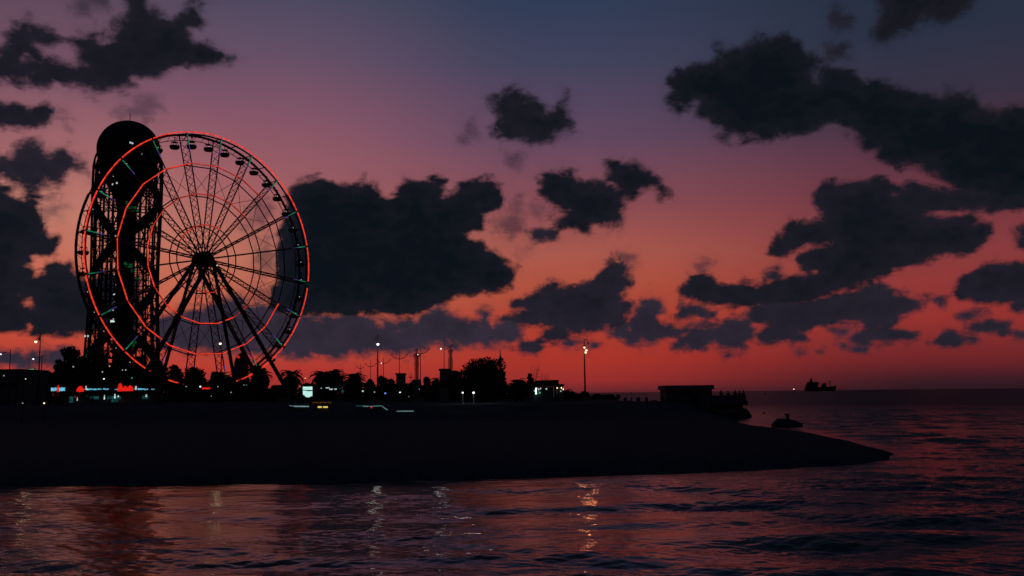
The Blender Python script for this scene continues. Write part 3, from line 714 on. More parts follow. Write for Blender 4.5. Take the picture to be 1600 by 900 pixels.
T(738, 574, 30, 148, 'dark tree merging into the lower left of the great round tree', dens=1.4, trunk=.15)
T(780, 578, 26, 149, 'dark tree merging into the lower right of the great round tree', dens=1.4, trunk=.15)
palm(806, 588, 30, 145, 'low spiky palm just right of the great round tree', nf=32)
palm(882, 603, 22, 140, 'small wind blown palm at the right end of the lit café', nf=26, droop=1.4)
T(828, 584, 14, 142, 'thin wispy shrub sticking up behind the left end of the café', name='shrub', cat='shrub', group='shrubs on the promenade', dens=.45, m='leaf2')
for px_, py, w_, Y, lb in [(45, 584, 34, 260, 'long low bush under the pale green panels'), (76, 581, 20, 262, 'small bush just right of the tall left lamp'),
    (64, 583, 16, 258, 'low bush at the foot of the tall left lamp'), (355, 588, 26, 228, 'dark bush between the short ragged palm and the dome roofed tower'), (378, 592, 30, 212, 'dark bush in front of the dome roofed tower'),
    (428, 602, 26, 190, 'low bush between the dense tree and the single palm'), (478, 598, 30, 182, 'low bush above the lit billboard'), (488, 599, 20, 186, 'small bush right above the corner of the lit billboard'), (610, 592, 22, 190, 'small bush right of the tall white lamp'),
    (680, 594, 24, 172, 'low bush under the small drooping palm'), (706, 590, 24, 162, 'bush at the foot of the square building'), (814, 594, 26, 143, 'low bush between the spiky palm and the café'), (894, 611, 22, 150, 'low bush right of the wind blown palm'),
    (912, 611, 22, 168, 'low bush at the foot of the three globe lamp'), (931, 615, 22, 170, 'low bush right of the three globe lamp'), (955, 616, 22, 175, 'last rounded bush on the breakwater before the sitting person')]:
    T(px_, py, w_, Y, lb, name='bush', cat='bush', group='low bushes along the shore', trunk=.1, n=1400)
def hedge(px0, px1, pyt, Y, label):
    tree_no[0] += 1; r2 = np.random.default_rng(400 + tree_no[0])
    x0, x1 = gx(px0, Y), gx(px1, Y); xc = (x0 + x1) / 2; gz = ground(xc, Y); W = x1 - x0; h = at((px0 + px1) / 2, pyt, Y).z - gz
    root = empty('hedge', (xc, Y, gz), label, 'hedge', 'clipped hedges behind the promenade')
    g = MB()
    for i in range(max(3, int(W / 2))): xx = -W / 2 + W * (i + .5) / max(3, int(W / 2)); g.tube([(xx, 0, -.1), (xx + .1, 0, h * .6)], .07, 5, .03)
    g.build('stems', M['bark'], root)
    k = int(W * h * 26); d = r2.random((k, 3)); x = (d[:, 0] - .5) * W
    top = h * (.86 + .10 * np.sin(x * .9 + r2.random() * 6) + .06 * np.sin(x * 2.3 + 1)) 
    c = np.stack([x, (d[:, 1] - .5) * 2.2, top * d[:, 2] ** .8], 1)
    a = r2.normal(size=(k, 3)); a /= np.linalg.norm(a, axis=1)[:, None]; b = np.cross(a, r2.normal(size=(k, 3))); b /= np.linalg.norm(b, axis=1)[:, None]
    s = .34 * (.6 + .8 * r2.random(k))[:, None]
    quads('foliage', np.stack([c - a * s, c + b * s * .55, c + a * s, c - b * s * .55], 1), M['leaf2'], root)
for a_, b_, py, Y, lb in [(-30, 40, 586, 235, 'hedge behind the flat roofed building at far left'), (40, 120, 584, 236, 'hedge stretching right from the tall left lamp'), (118, 190, 584, 240, 'hedge behind the red shield stall sign'),
    (188, 262, 586, 242, 'hedge behind the wide red stall sign'), (260, 330, 598, 228, 'hedge under the left part of the wheel bottom'), (328, 400, 597, 226, 'hedge under the right part of the wheel bottom'),
    (398, 470, 603, 222, 'hedge between the dense tree and the billboard'), (468, 545, 598, 224, 'hedge behind the palm pair'), (543, 615, 596, 226, 'hedge behind the tall white lamp'), (613, 690, 597, 226, 'hedge behind the left statue'),
    (688, 760, 596, 222, 'hedge behind the square building'), (758, 832, 598, 215, 'hedge behind the right side of the great round tree'), (270, 350, 605, 195, 'low front hedge behind the short red light bar'), (430, 500, 606, 176, 'low front hedge behind the billboard'), (540, 640, 604, 190, 'low front hedge behind the bluish lamp'), (640, 720, 603, 186, 'low front hedge below the two statues')]:
    hedge(a_, b_, py, Y, lb)
# bare wispy tree
def bare_tree(px, py, Y, label):
    r2 = random.Random(px); x = gx(px, Y); gz = ground(x, Y); h = at(px, py, Y).z - gz
    root = empty('bare_tree', (x, Y, gz), label, 'tree', 'bare trees behind the café')
    g = MB(); g.tube([(0, 0, -.1), (.05, 0, h * .4)], .07, 6, .05); g.build('trunk', M['bark'], root); g = MB()
    for i in range(16):
        a = r2.uniform(0, 6.28); s = r2.uniform(.05, .22) * h; z0 = h * r2.uniform(.2, .4)
        e = (s * math.cos(a), s * math.sin(a), h * r2.uniform(.6, 1)); g.tube([(.03, 0, z0), (e[0] * .4, e[1] * .4, (z0 + e[2]) / 2), e], .018, 4, .006)
        for j in range(4): t = r2.uniform(.4, .9); m_ = Vector((e[0] * t, e[1] * t, z0 + (e[2] - z0) * t)); g.tube([m_, m_ + Vector((r2.uniform(-.3, .3), r2.uniform(-.3, .3), r2.uniform(.1, .5)))], .008, 3)
    g.build('crown', M['bark'], root)
bare_tree(834, 568, 141, 'bare thin tree behind the middle of the café roof')
bare_tree(850, 576, 143, 'shorter bare thin tree near the right of the café roof')

# ------------------------------------------------------------------ lamps
def pole(px, py0, py1, Y, r=.09):
    x = gx(px, Y); gz = ground(x, Y); top = at(px, py0, Y).z
    return x, gz, top - gz
def globe_post(px, py, Y, mt, label, rpx=1.6, group='small lamps on the promenade', name='park_lamp', z_up=None):
    p = at(px, py, Y); gz = ground(p.x, p.y); h = max(p.z - gz, .35); r = rpx * pxm(Y) * .62
    root = empty(name, (p.x, Y, gz), label, 'lamp', group)
    g = MB(); g.tube([(0, 0, -.1), (0, 0, h - r * .8)], .05, 6); g.lathe((0, 0, 0), [(.16, 0), (.14, .12), (.06, .2)], 8); g.lathe((0, 0, h + r * .72), [(r * .9, 0), (r * .5, r * .25), (r * .1, r * .35)], 8)
    g.build('post', M['darksteel'], root)
    g = MB(); g.ball((0, 0, h), r, 10, 8); g.build('globe', M[mt], root, True)
    return root
LP = [
 (6, 587, 150, 'dimwhite', 1.5, 'small white lamp in front of the flat roofed building at the far left'),
 (40, 592, 150, 'warm', 1.0, 'faint orange lamp below the pale green panels'),
 (35.5, 630, 95, 'dimwhite', 1.4, 'dimmer of the two low lamps near the beach at far left'),
 (69, 630, 95, 'warm', 1.8, 'brighter of the two low lamps near the beach at far left'),
 (114.5, 573, 200, 'dimwhite', 1.7, 'white lamp against the peaked dark tree'),
 (171, 572, 210, 'dimwhite', 1.6, 'white lamp alone in the dark above the pair of lamps by the tower core'),
 (160, 581, 205, 'dimwhite', 1.6, 'upper of the two white lamps above the cyan sign strip'),
 (162.5, 592, 200, 'white', 1.7, 'lower and brighter of the two white lamps above the cyan sign strip'),
 (191.5, 578, 210, 'dimwhite', 1.3, 'left of the close pair of white lamps above the red stall sign'),
 (196.5, 578, 210, 'dimwhite', 1.6, 'right of the close pair of white lamps above the red stall sign'),
 (206, 590.5, 190, 'greenlamp', 1.8, 'pale green lamp just above the right end of the red stall sign'),
 (291, 604, 180, 'dimwhite', 1.3, 'faint lamp left of the bright lamp under the wheel bottom'),
 (313, 604, 180, 'white', 2.0, 'bright white lamp beside the short red strip under the wheel'),
 (340.5, 604, 182, 'dimwhite', 1.2, 'faint lamp right of the short red strip under the wheel'),
 (361, 613, 170, 'dimwhite', 1.3, 'faint white lamp low between the wheel legs'),
 (381, 601.6, 175, 'dimwhite', 1.1, 'left of the two tiny lamps under the dome roofed tower'),
 (385, 601.6, 175, 'greenlamp', 1.1, 'right greenish one of the two tiny lamps under the dome roofed tower'),
 (330, 619, 150, 'dimwhite', 1.0, 'lowest faint lamp under the wheel'),
 (477, 591, 160, 'warm', .9, 'tiny lamp on a thin post above the lit billboard'),
 (468.5, 604, 160, 'dimwhite', .9, 'tiny lamp at the upper left corner of the lit billboard'),
 (502, 606.5, 165, 'dimwhite', 1.5, 'first lamp right of the billboard below the palm pair'),
 (567, 611, 150, 'dimwhite', 2.4, 'large soft white lamp below the stout palm'),
 (585, 612.5, 150, 'dimwhite', 1.5, 'white lamp directly under the tall white lamp post'),
 (602, 614.5, 140, 'blue', 2.2, 'bright bluish lamp right of the tall white lamp post'),
 (625, 613, 145, 'white', 1.6, 'white lamp under the wide flat palm'),
 (655, 608, 150, 'dimwhite', .9, 'faint lamp below the left statue'),
 (639, 619.5, 130, 'dimwhite', .8, 'faint low lamp between the led strips and the left statue'),
 (723, 613.5, 120, 'white', 2.2, 'left of the two bright floodlights under the great round tree'),
 (740, 613.5, 120, 'white', 2.8, 'right and larger of the two bright floodlights under the great round tree'),
]
for px_, py, Y, mt, rp, lb in LP: globe_post(px_, py, Y, mt, lb, rp)
# tall lamp posts
def tall_lamp(px, py_top, Y, lamps, label, mt='white', dark=(), name='street_lamp'):
    x, gz, h = pole(px, py_top, 0, Y); s = pxm(Y)
    root = empty(name, (x, Y, gz), label, 'street lamp', 'tall lamp posts')
    g = MB(); g.tube([(0, 0, -.1), (0, 0, h * .5), (0, 0, h)], .16, 8, .07); g.lathe((0, 0, 0), [(.4, 0), (.36, .3), (.2, .6)], 10); g.build('post', M['darksteel'], root)
    for k, (lx, ly, r) in enumerate(lamps + list(dark)):
        p = at(lx, ly, Y); dx = p.x - x; z = p.z - gz; rr = r * s * .62; isd = k >= len(lamps); yy = -.35 - .3 * k
        g = MB(); g.tube([(0, 0, z + .7), (dx * .6, yy * .6, z + .75), (dx, yy, z + rr + .05)], .06, 5); g.build('arm', M['darksteel'], root)
        g = MB(); g.lathe((dx, yy, z + rr * .5), [(rr * 1.25, 0), (rr * 1.0, rr * .5), (rr * .3, rr * .9)], 10); f = g.build('lamp_head', M['darksteel'], root)
        g = MB(); g.ball((dx, yy, z), rr, 12, 8); g.build('globe', M[mt if not isd else 'darksteel'], root, True)
    return root
t1 = tall_lamp(60, 520, 170, [(57.5, 534, 3.2)], 'tall lamp post at far left with one lit and one dark lamp', 'warm', [(64, 531, 3)])
t2 = tall_lamp(590, 523, 150, [(591, 538, 3.4)], 'tall mast with a single bright white lamp right of the stout palm', 'white', [(587, 535.5, 2.2)])
t3 = tall_lamp(914, 531, 150, [(913, 543, 2.4), (916, 547.5, 2.2), (914.5, 551, 2.6)], 'tall lamp post with three warm globes standing alone over the breakwater', 'warm', [(918, 538, 1.6)])
t4 = tall_lamp(345, 524, 200, [(345, 537, 3.0)], 'tall lamp post with a warm white lamp in front of the bottom of the wheel', 'warm')
def add_glitter(px, py, Y, colr, e, rad):
    p = at(px, py, Y); return lamp_light('lamp_light', (p.x, p.y - 1.0, p.z), colr, e, None, rad)
for (px_, py, Y, c_, e_, r_, rt) in [(914, 547, 150, (1, .34, .15), 210, .25, t3), (591, 538, 150, (1, .97, .9), 32, .3, t2), (57.5, 534, 170, (1, .8, .5), 30, .25, t1), (345, 537, 200, (1, .75, .45), 60, .25, t4),
      (739, 613.5, 120, (.9, .97, 1), 60, .2, None), (723, 613.5, 120, (.9, .97, 1), 25, .12, None), (690, 545, 165, (1, 1, 1), 40, .25, None)]:
    add_glitter(px_, py, Y, c_, e_, r_)
# masts with winged arms
def winged(px, py_top, Y, py_arm, halfpx, label, lamp=None, left=True, right=True):
    x, gz, h = pole(px, py_top, 0, Y); s = pxm(Y); za = at(px, py_arm, Y).z - gz
    root = empty('winged_lamp', (x, Y, gz), label, 'street lamp', 'masts with upswept arms')
    g = MB(); g.tube([(0, 0, -.1), (0, 0, h)], .10, 6, .05); g.build('post', M['darksteel'], root)
    for sg in ((-1,) if left else ()) + ((1,) if right else ()):
        L = halfpx * s; pts = [(sg * L * t, 0, za + L * .55 * t ** 2.2) for t in (0, .25, .5, .75, 1)]
        g = MB(); g.tube(pts, .07, 5, .05); g.box((pts[-1][0] * .93, 0, pts[-1][2] - .02), (L * .28, .2, .08)); g.build('arm', M['darksteel'], root)
    if lamp:
        p = at(lamp[0], lamp[1], Y); g = MB(); g.ball((p.x - x, -.15, p.z - gz), lamp[2] * s * .62, 10, 8); g.build('globe', M['white'], root, True)
winged(579, 562, 220, 573, 9, 'smallest mast with upswept arms just left of the tall white lamp')
winged(563, 569, 230, 576, 6, 'short thin mast above the right edge of the stout palm')
winged(599, 559, 200, 568, 11, 'mast with upswept arms and a small lit lamp, right of the tall white lamp', (596, 567.5, 1.1))
winged(624, 552, 185, 561, 13, 'mast with wide upswept arms standing behind the flat palm')
winged(657, 543, 170, 553, 14, 'mast with one long upswept arm beside the left statue', (653, 554, 1.0), left=False)
winged(694, 528, 165, 546, 13, 'tall mast with a bright lamp whose upswept arm touches the right statue', (689, 545, 1.9), left=False)
winged(642, 582, 180, 590, 3, 'short bare post between the flat palm and the left statue')
def arm_lamp(px, py_top, Y, lx, ly, label):
    x, gz, h = pole(px, py_top, 0, Y); p = at(lx, ly, Y); root = empty('street_lamp', (x, Y, gz), label, 'street lamp', 'tall lamp posts')
    g = MB(); g.tube([(0, 0, -.1), (0, 0, h)], .12, 6, .07); g.build('post', M['darksteel'], root)
    z = p.z - gz; g = MB(); g.tube([(0, 0, z + .3), ((p.x - x) * .6, 0, z + .35), (p.x - x, 0, z + .1)], .06, 5); g.build('arm', M['darksteel'], root)
    g = MB(); g.ball((p.x - x, 0, z), .18, 10, 8, .7); g.build('globe', M['white'], root, True)
arm_lamp(14, 546, 190, 1, 553.5, 'lamp post with a long arm over the flat roof at far left')
arm_lamp(64, 554, 205, 52, 561, 'thin pole behind the tall left lamp with a small lamp hung to its left')
# ------------------------------------------------------------------ statues
def statue(px, py_top, py_bot, Y, label, female):
    x = gx(px, Y); gz = ground(x, Y); zt = at(px, py_top, Y).z - gz; zb = at(px, py_bot, Y).z - gz; H = zt - zb; r0 = H / 7.5
    root = empty('statue', (x, Y, gz), label, 'statue', 'pair of tall banded figure statues')
    g = MB(); g.lathe((0, 0, 0), [(1.4, 0), (1.4, .5), (1.0, .6), (.8, zb + .1)], 20); g.build('pedestal', M['concrete'], root)
    prof = [(0, .62), (.15, .7 if female else .5), (.3, .75 if female else .52), (.45, .7 if female else .55), (.5, .66), (.6, .5), (.7, .62), (.8, .86), (.84, .6), (.865, .22), (.88, .24), (.93, .38), (.97, .34), (1, .1)]
    def rad(t):
        for (a, ra), (b, rb) in zip(prof, prof[1:]):
            if a <= t <= b: return (ra + (rb - ra) * (t - a) / (b - a)) * r0
        return .1
    g = MB(); n = 44
    for k in range(n):
        t = k / (n - 1); z = zb + t * H; r = rad(t); th_ = H / n * .62
        ring = [(math.cos(q), math.sin(q) * .55) for q in [2 * PI * i / 14 for i in range(14)]]
        vv = [(r * a, r * b, z) for a, b in ring] + [(r * a, r * b, z + th_) for a, b in ring]
        g.add(vv, [tuple(range(14))[::-1], tuple(range(14, 28))] + [(i, (i + 1) % 14, 14 + (i + 1) % 14, 14 + i) for i in range(14)])
    g.tube([(.1 * r0, 0, zb), (.1 * r0, 0, zb + H * .86)], r0 * .16, 6)
    g.build('figure', M['bronze'], root)
statue(651, 545, 594, 175, 'left banded figure statue beside the mast with one long arm', False)
statue(704, 540, 580, 168, 'right banded figure statue rising from the square building', True)
# ------------------------------------------------------------------ buildings
def block(name, px0, px1, pyt, Y, depth, label, cat='building', m='plaster', roof='roof', eave=.3, windows=0):
    x0, x1 = gx(px0, Y), gx(px1, Y); gz = ground((x0 + x1) / 2, Y) - .1; h = at((px0 + px1) / 2, pyt, Y).z - gz; W = x1 - x0
    root = empty(name, ((x0 + x1) / 2, Y, gz), label, cat)
    MB().box((0, depth / 2, (h - .3) / 2), (W, depth, h - .3)).build('wall', M[m], root)
    MB().box((0, depth / 2, h - .148), (W + eave, depth + eave, .296)).build('roof', M[roof], root)
    for i in range(windows):
        xx = -W / 2 + W * (i + .5) / windows; fr = MB()
        for dx, dz, sx, sz in ((-.55, 0, .08, 1.3), (.55, 0, .08, 1.3), (0, .62, 1.02, .08), (0, -.62, 1.02, .08)): fr.box((xx + dx, -.04, h * .55 + dz), (sx, .1, sz))
        f = fr.build('window', M['darksteel'], root); MB().box((xx, -.01, h * .55), (1.0, .03, 1.15)).build('pane', M['towerglass'], f)
    return root, W, h
block('flat_roofed_building', -40, 30, 577, 195, 12, 'low dark flat roofed building at the far left edge', windows=4)
block('square_building', 687, 700, 576, 158, 5, 'small square dark building below the right statue', windows=1)
block('small_block', 619, 630, 583, 178, 4, 'small dark block roof rising inside the flat palm', windows=1)
block('low_wall_kiosk', 432, 449, 601.5, 170, 3, 'low flat kiosk between the dense tree and the single palm', windows=2)
# domed tower under the wheel
Yt = 330; x = gx(376, Yt); gz = GZ; s = pxm(Yt); Ht = at(376, 551, Yt).z - gz
rt = empty('dome_tower', (x, Yt, gz), 'dark stepped tower with rounded top and red lamp under the wheel', 'tower')
MB().lathe((0, 0, 0), [(13.5 * s, 0), (13.5 * s, Ht * .45), (12 * s, Ht * .47), (11 * s, Ht * .6), (10.5 * s, Ht * .75)], 24).build('wall', M['plaster'], rt)
MB().lathe((0, 0, Ht * .752), [(11 * s, 0), (9.5 * s, Ht * .09), (6.5 * s, Ht * .17), (2.5 * s, Ht * .235), (.3 * s, Ht * .248)], 24).build('dome', M['roof'], rt, True)
MB().ball((-1.5 * s, -9.5 * s, Ht * .9), 2.0 * s, 10, 8).build('lamp', M['redsign'], rt, True)
# church spire
Ys = 330; x = gx(782, Ys); s = pxm(Ys); Hs = at(782, 544, Ys).z - GZ
rt = empty('church_tower', (x, Ys, GZ), 'slim church tower with a needle spire behind the great round tree', 'church')
hw = Hs - 22 * s
MB().box((0, 0, hw / 2), (3.4 * s, 3.4 * s, hw)).build('wall', M['plaster'], rt)
MB().lathe((0, 0, hw), [(2.4 * s, 0), (1.6 * s, 5 * s), (.8 * s, 12 * s), (.12 * s, 22 * s)], 8).build('spire', M['roof'], rt)
MB().box((0, -1.9 * s, hw * .8), (1.2 * s, .3, 2.6 * s)).build('window', M['towerglass'], rt)
# café on the promenade
Yc = 138; x0, x1 = gx(829, Yc), gx(871, Yc); gz = ground(x0, Yc); zc = at(850, 594, Yc).z - gz; W = x1 - x0; s = pxm(Yc)
rt = empty('cafe_pavilion', ((x0 + x1) / 2, Yc, gz), 'small flat roofed café with white light under its roof beside the breakwater', 'café')
MB().prism([(-W / 2 - .3, zc - .5), (-W / 2 + .8, zc - .05), (W / 2 + .1, zc), (W / 2 + .1, zc - .9), (-W / 2 - .3, zc - .9)], -2, 3).build('roof', M['roof'], rt)
MB().box((0, 2.4, (zc - .92) / 2), (W, .3, zc - .92)).build('wall', M['plaster'], rt)
for k in range(5): MB().tube([(-W / 2 + W * k / 4, -1.8, 0), (-W / 2 + W * k / 4, -1.8, zc - .9)], .06, 6).build('post', M['darksteel'], rt)
MB().box((-W * .1, -1.2, .55), (W * .6, .5, 1.1)).build('counter', M['canvas'], rt)
MB().box(((837 - 850) * s, -1.9, zc - 1.55), (.16, .1, .9)).build('tube_lamp', M['white'], rt)
for dx, dz in ((-15, 1.5), (-11.5, 1.15), (-9, 1.3), (-6, 1.2), (3, 1.25), (-14, 1.9), (-10.5, 1.85), (-7, 1.8)):
    MB().ball((dx * s, -1.7, zc - dz), .11, 8, 6).build('string_lamp', M['dimwhite'] if dz < 1.6 else M['greenlamp'], rt)
MB().box((-10 * s, 2.2, zc - 1.5), (9 * s, .08, .9)).build('menu_panel', M['teal'], rt)
MB().box(((864 - 850) * s, -1.95, zc - 1.6), (.07, .06, 1.6)).build('light_strip', M['teal'], rt)
rt, W2, h2 = block('café_annex'.replace('é', 'e'), 872, 880, 600, 137, 3, 'little annex with warm lamps at the right end of the café', cat='kiosk')
for dx, dz, mt in ((-.5, .35, 'warm'), (.1, .35, 'warm'), (.35, .55, 'warm'), (0, .8, 'dimwhite')):
    MB().ball((dx, -.12, h2 - dz - .2), .08, 8, 6).build('wall_lamp', M[mt], rt)
# ------------------------------------------------------------------ lit stalls on the promenade
def stall(px0, px1, Y, label, segs, reds=(), pale=(), panels=()):
    x0, x1 = gx(px0, Y), gx(px1, Y); xc = (x0 + x1) / 2; gz = ground(xc, Y); W = x1 - x0; s = pxm(Y)
    root = empty('promenade_stall', (xc, Y, gz), label, 'stall', 'lit stalls on the promenade')
    zf = at((px0 + px1) / 2, 608.3, Y).z - gz
    MB().prism([(-W / 2 - .2, zf + .25), (-W / 2 + .5, zf + .7), (W / 2 - .5, zf + .7), (W / 2 + .2, zf + .25)], -.6, 2.6).build('roof', M['roof'], root)
    MB().box((0, 2.3, zf / 2), (W, .2, zf)).build('wall', M['plaster'], root)
    MB().box((0, .2, .5), (W * .9, .5, 1.0)).build('counter', M['canvas'], root)
    n = max(2, int(W / 2.5))
    for k in range(n + 1): MB().tube([(-W / 2 + W * k / n, -.5, 0), (-W / 2 + W * k / n, -.5, zf + .25)], .05, 6).build('post', M['darksteel'], root)
    MB().box((0, -.62, zf), (W + .3, .06, .4)).build('fascia', M['darksteel'], root)
    lx = lambda p_: gx(p_, Y) - xc
    for a, b, hh in segs:
        g = MB(); t = a
        while t < b - .2:
            e = min(b, t + random.uniform(1.2, 4)); g.box(((lx(t) + lx(e)) / 2, -.68, zf + random.uniform(-.04, .04)), (lx(e) - lx(t) - .05, .05, hh * s * random.uniform(.7, 1.15))); t = e
        g.build('sign_light', M['cyan'], root)
    for (c_, py, wpx, hpx) in reds:
        z = at(c_, py, Y).z - gz; g = MB(); w_ = wpx * s / 2; h_ = hpx * s
        g.prism([(lx(c_) - w_, z - h_ * .3), (lx(c_) - w_ * .8, z - h_ * .5), (lx(c_) + w_ * .85, z - h_ * .5), (lx(c_) + w_, z - h_ * .1), (lx(c_) + w_ * .5, z + h_ * .3), (lx(c_), z + h_ * .5), (lx(c_) - w_ * .5, z + h_ * .3)], -.85, -.7)
        g.build('sign', M['redsign'], root)
    for (c_, py, wpx, hpx, mt) in pale:
        z = at(c_, py, Y).z - gz; g = MB(); g.lathe((lx(c_), -.78, z - hpx * s / 2), [(wpx * s * .3, 0), (wpx * s * .5, hpx * s * .3), (wpx * s * .25, hpx * s * .55), (wpx * s * .32, hpx * s * .8), (.03, hpx * s)], 10); g.build('lamp', M[mt], root)
    for (a, b) in panels:
        MB().box(((lx(a) + lx(b)) / 2, 2.15, 1.0), (lx(b) - lx(a), .08, 1.0)).build('lit_panel', M['teal'], root)
stall(82, 107, 160, 'short stall with a pale cyan sign and a red mark in its middle', [(83, 105, 5)], [(94.5, 607, 3.4, 11)], panels=[(100, 106)])
stall(119, 176, 158, 'long stall with a red shield sign left and a broken cyan strip right', [(138, 154, 2.6), (155, 162, 1.6), (164, 173, 2.4)], [(129, 607.5, 12, 9)], [(138, 606, 3, 6, 'dimwhite'), (125, 623.5, 2.2, 5, 'dimwhite'), (140, 619, 2, 2, 'teal'), (167, 620.5, 2.4, 7, 'winwhite')], [(160, 172), (133, 146)])
stall(182, 246, 156, 'long stall with a wide red sign of three peaks and a cyan strip', [(218, 234, 2.2), (239, 244, 1.4), (182, 187, 1)], [(191, 605, 9, 13), (199, 607, 8, 8), (206.5, 606.5, 10, 9)], [(215.5, 606, 4, 6, 'dimwhite'), (183.3, 619, 2.8, 7, 'winwhite'), (188.5, 619, 2.4, 3, 'winwhite'), (232, 618, 3, 4, 'winwhite')], [(215, 224), (172, 181)])
# pale green double panel, lit billboard
def panel_sign(name, px0, px1, py0, py1, Y, mt, label, split, legs=True):
    a = at(px0, py1, Y); b = at(px1, py0, Y); xc = (a.x + b.x) / 2; gz = ground(xc, Y); root = empty(name, (xc, Y, gz), label, 'sign')
    W = b.x - a.x; H = b.z - a.z; z0 = a.z - gz
    MB().box((0, .2, z0 + H / 2), (W + .2, .2, H + .2)).build('frame', M['darksteel'], root)
    for sx in (-1, 1): MB().tube([(sx * W * .35, .2, -.1), (sx * W * .35, .2, z0)], .08, 6).build('leg', M['darksteel'], root)
    if split == 'v':
        for sg in (-1, 1): MB().box((sg * W * .26, .05, z0 + H / 2 + sg * .03), (W * .46, .06, H * .96)).build('panel', M[mt], root)
    else:
        MB().box((0, .05, z0 + H * .82), (W, .06, H * .3)).build('panel', M[mt], root)
        MB().prism([(-W / 2, z0 + H * .62), (-W / 2 * .95, z0 + H * .25), (-W * .36, z0 + H * .22), (-W * .2, z0 + H * .06), (W * .0, z0), (W * .2, z0 + H * .02), (W * .38, z0 + H * .12), (W * .5, z0 + H * .1), (W * .5, z0 + H * .58), (W * .1, z0 + H * .55), (-W * .2, z0 + H * .6)], .02, .08).build('panel', M[mt], root)
    return root
panel_sign('panel_sign', 44, 53, 576, 583.5, 220, 'palegreen', 'pale green double panel left of the tall left lamp', 'v')
panel_sign('billboard', 473, 488, 603.5, 621, 155, 'billboard', 'bright white billboard of two stacked panels below the single palm', 'h')
# café tables lights row right of the billboard
def light_row(Y, px0, px1, py, label, items):
    x0, x1 = gx(px0, Y), gx(px1, Y); xc = (x0 + x1) / 2; gz = ground(xc, Y); zt = at((px0 + px1) / 2, py, Y).z - gz; W = x1 - x0
    root = empty('awning', (xc, Y, gz), label, 'awning')
    MB().prism([(-W / 2, zt), (-W / 2 + .4, zt + .35), (W / 2 - .4, zt + .35), (W / 2, zt)], -1, 1.6).build('canopy', M['canvas'], root)
    for k in range(5): MB().tube([(-W / 2 + .1 + (W - .2) * k / 4, -.9, 0), (-W / 2 + .1 + (W - .2) * k / 4, -.9, zt)], .05, 6).build('post', M['darksteel'], root)
    for (p_, py_, w_, h_, mt) in items:
        q = at(p_, py_, Y - 1.05); s_ = pxm(Y)
        MB().box((q.x - xc, -1.05, q.z - gz), (w_ * s_, .06, h_ * s_)).build('lamp', M[mt], root)
light_row(160, 507, 540, 603.8, 'dark awning with a row of broken white lights between billboard and stout palm', [(512, 606, 6, 1.4, 'winwhite'), (517, 608.2, 5, 2, 'dimwhite'), (524, 608, 4, 2, 'winwhite'), (532, 606.5, 7, 1, 'teal'), (535.5, 611.5, 4, 3.6, 'teal')])
# terrace walls with led strips
def terrace(name, Y, pts, label, mt_list, h=None):
    xs = [at(p[0], p[1], Y) for p in pts]; xc = (xs[0].x + xs[-1].x) / 2; gz = ground(xc, Y) - .05; root = empty(name, (xc, Y, gz), label, 'wall', 'low walls with led strips')
    out = [(p.x - xc, p.z - gz + .12) for p in xs]
    MB().prism([(out[0][0], 0)] + out + [(out[-1][0], 0)], 0, .5).build('wall', M['concrete'], root)
    for (i, f0, f1, mt, r_) in mt_list:
        a = Vector((out[i][0], -.05, out[i][1] - .12)); b = Vector((out[i + 1][0], -.05, out[i + 1][1] - .12))
        MB().tube([a.lerp(b, f0), a.lerp(b, f1)], r_, 5).build('light_strip', M[mt], root)
Yw = 98
terrace('terrace_wall', Yw, [(452, 633.5), (460, 634.8), (483, 635)], 'short low wall with a pale led strip at the foot of the billboard', [(0, 0, 1, 'strip', .03), (1, 0, 1, 'strip', .06)])
terrace('terrace_wall', Yw - 1, [(496, 636), (504.2, 636), (513, 636)], 'short low wall with two yellow led bars', [(0, .1, .85, 'yellow', .075), (1, .1, .9, 'yellow', .075)])
terrace('terrace_wall', Yw, [(556, 634), (567, 634.5), (575, 635), (596.5, 634), (600, 637), (605.5, 640.5), (606, 642.3), (617.5, 642.5)], 'stepped low wall whose led strip drops down a stair', [(0, 0, 1, 'teal', .04), (1, 0, 1, 'strip', .06), (2, 0, .95, 'strip', .025), (3, 0, 1, 'strip', .03), (4, 0, 1, 'strip', .03), (5, 0, 1, 'strip', .03), (6, 0, 1, 'strip', .05)])
terrace('terrace_wall', Yw - 2, [(620, 642.5), (646.5, 642.3)], 'last low wall on the right with a thin even led strip', [(0, 0, 1, 'strip', .04)])
p = at(580.5, 636.5, Yw - 1.5); rt = empty('marker_light', (p.x, p.y, ground(p.x, p.y)), 'tiny red marker light on the stepped low wall', 'lamp')
MB().tube([(0, 0, -.1), (0, 0, p.z - rt.location.z)], .03, 5).build('post', M['darksteel'], rt); MB().ball((0, 0, p.z - rt.location.z), .09, 8, 6).build('globe', M['redsign'], rt)
p = at(503, 629, 104); rt = empty('low_sign', (p.x, p.y, ground(p.x, p.y)), 'dim brownish lettered sign above the two yellow bars', 'sign'); zz = p.z - rt.location.z
MB().box((0, .05, zz), (2.2, .08, .3)).build('board', M['darksteel'], rt)
xx = -1.0
while xx < 1.0: w_ = random.uniform(.05, .13); MB().box((xx, -.01, zz), (w_, .03, random.uniform(.08, .16))).build('letter', M['orangedim'], rt); xx += w_ + .05
for sx in (-.8, .8): MB().tube([(sx, .05, -.1), (sx, .05, zz)], .03, 5).build('leg', M['darksteel'], rt)
p = at(322, 606.8, 178); rt = empty('strip_sign', (p.x, p.y, ground(p.x, p.y)), 'short red light bar beside the bright lamp under the wheel', 'sign'); zz = p.z - rt.location.z
MB().box((0, 0, zz), (1.5, .08, .3)).build('panel', M['redsign'], rt)
for sx in (-.6, .6): MB().tube([(sx, .08, -.1), (sx, .08, zz)], .04, 5).build('leg', M['darksteel'], rt)
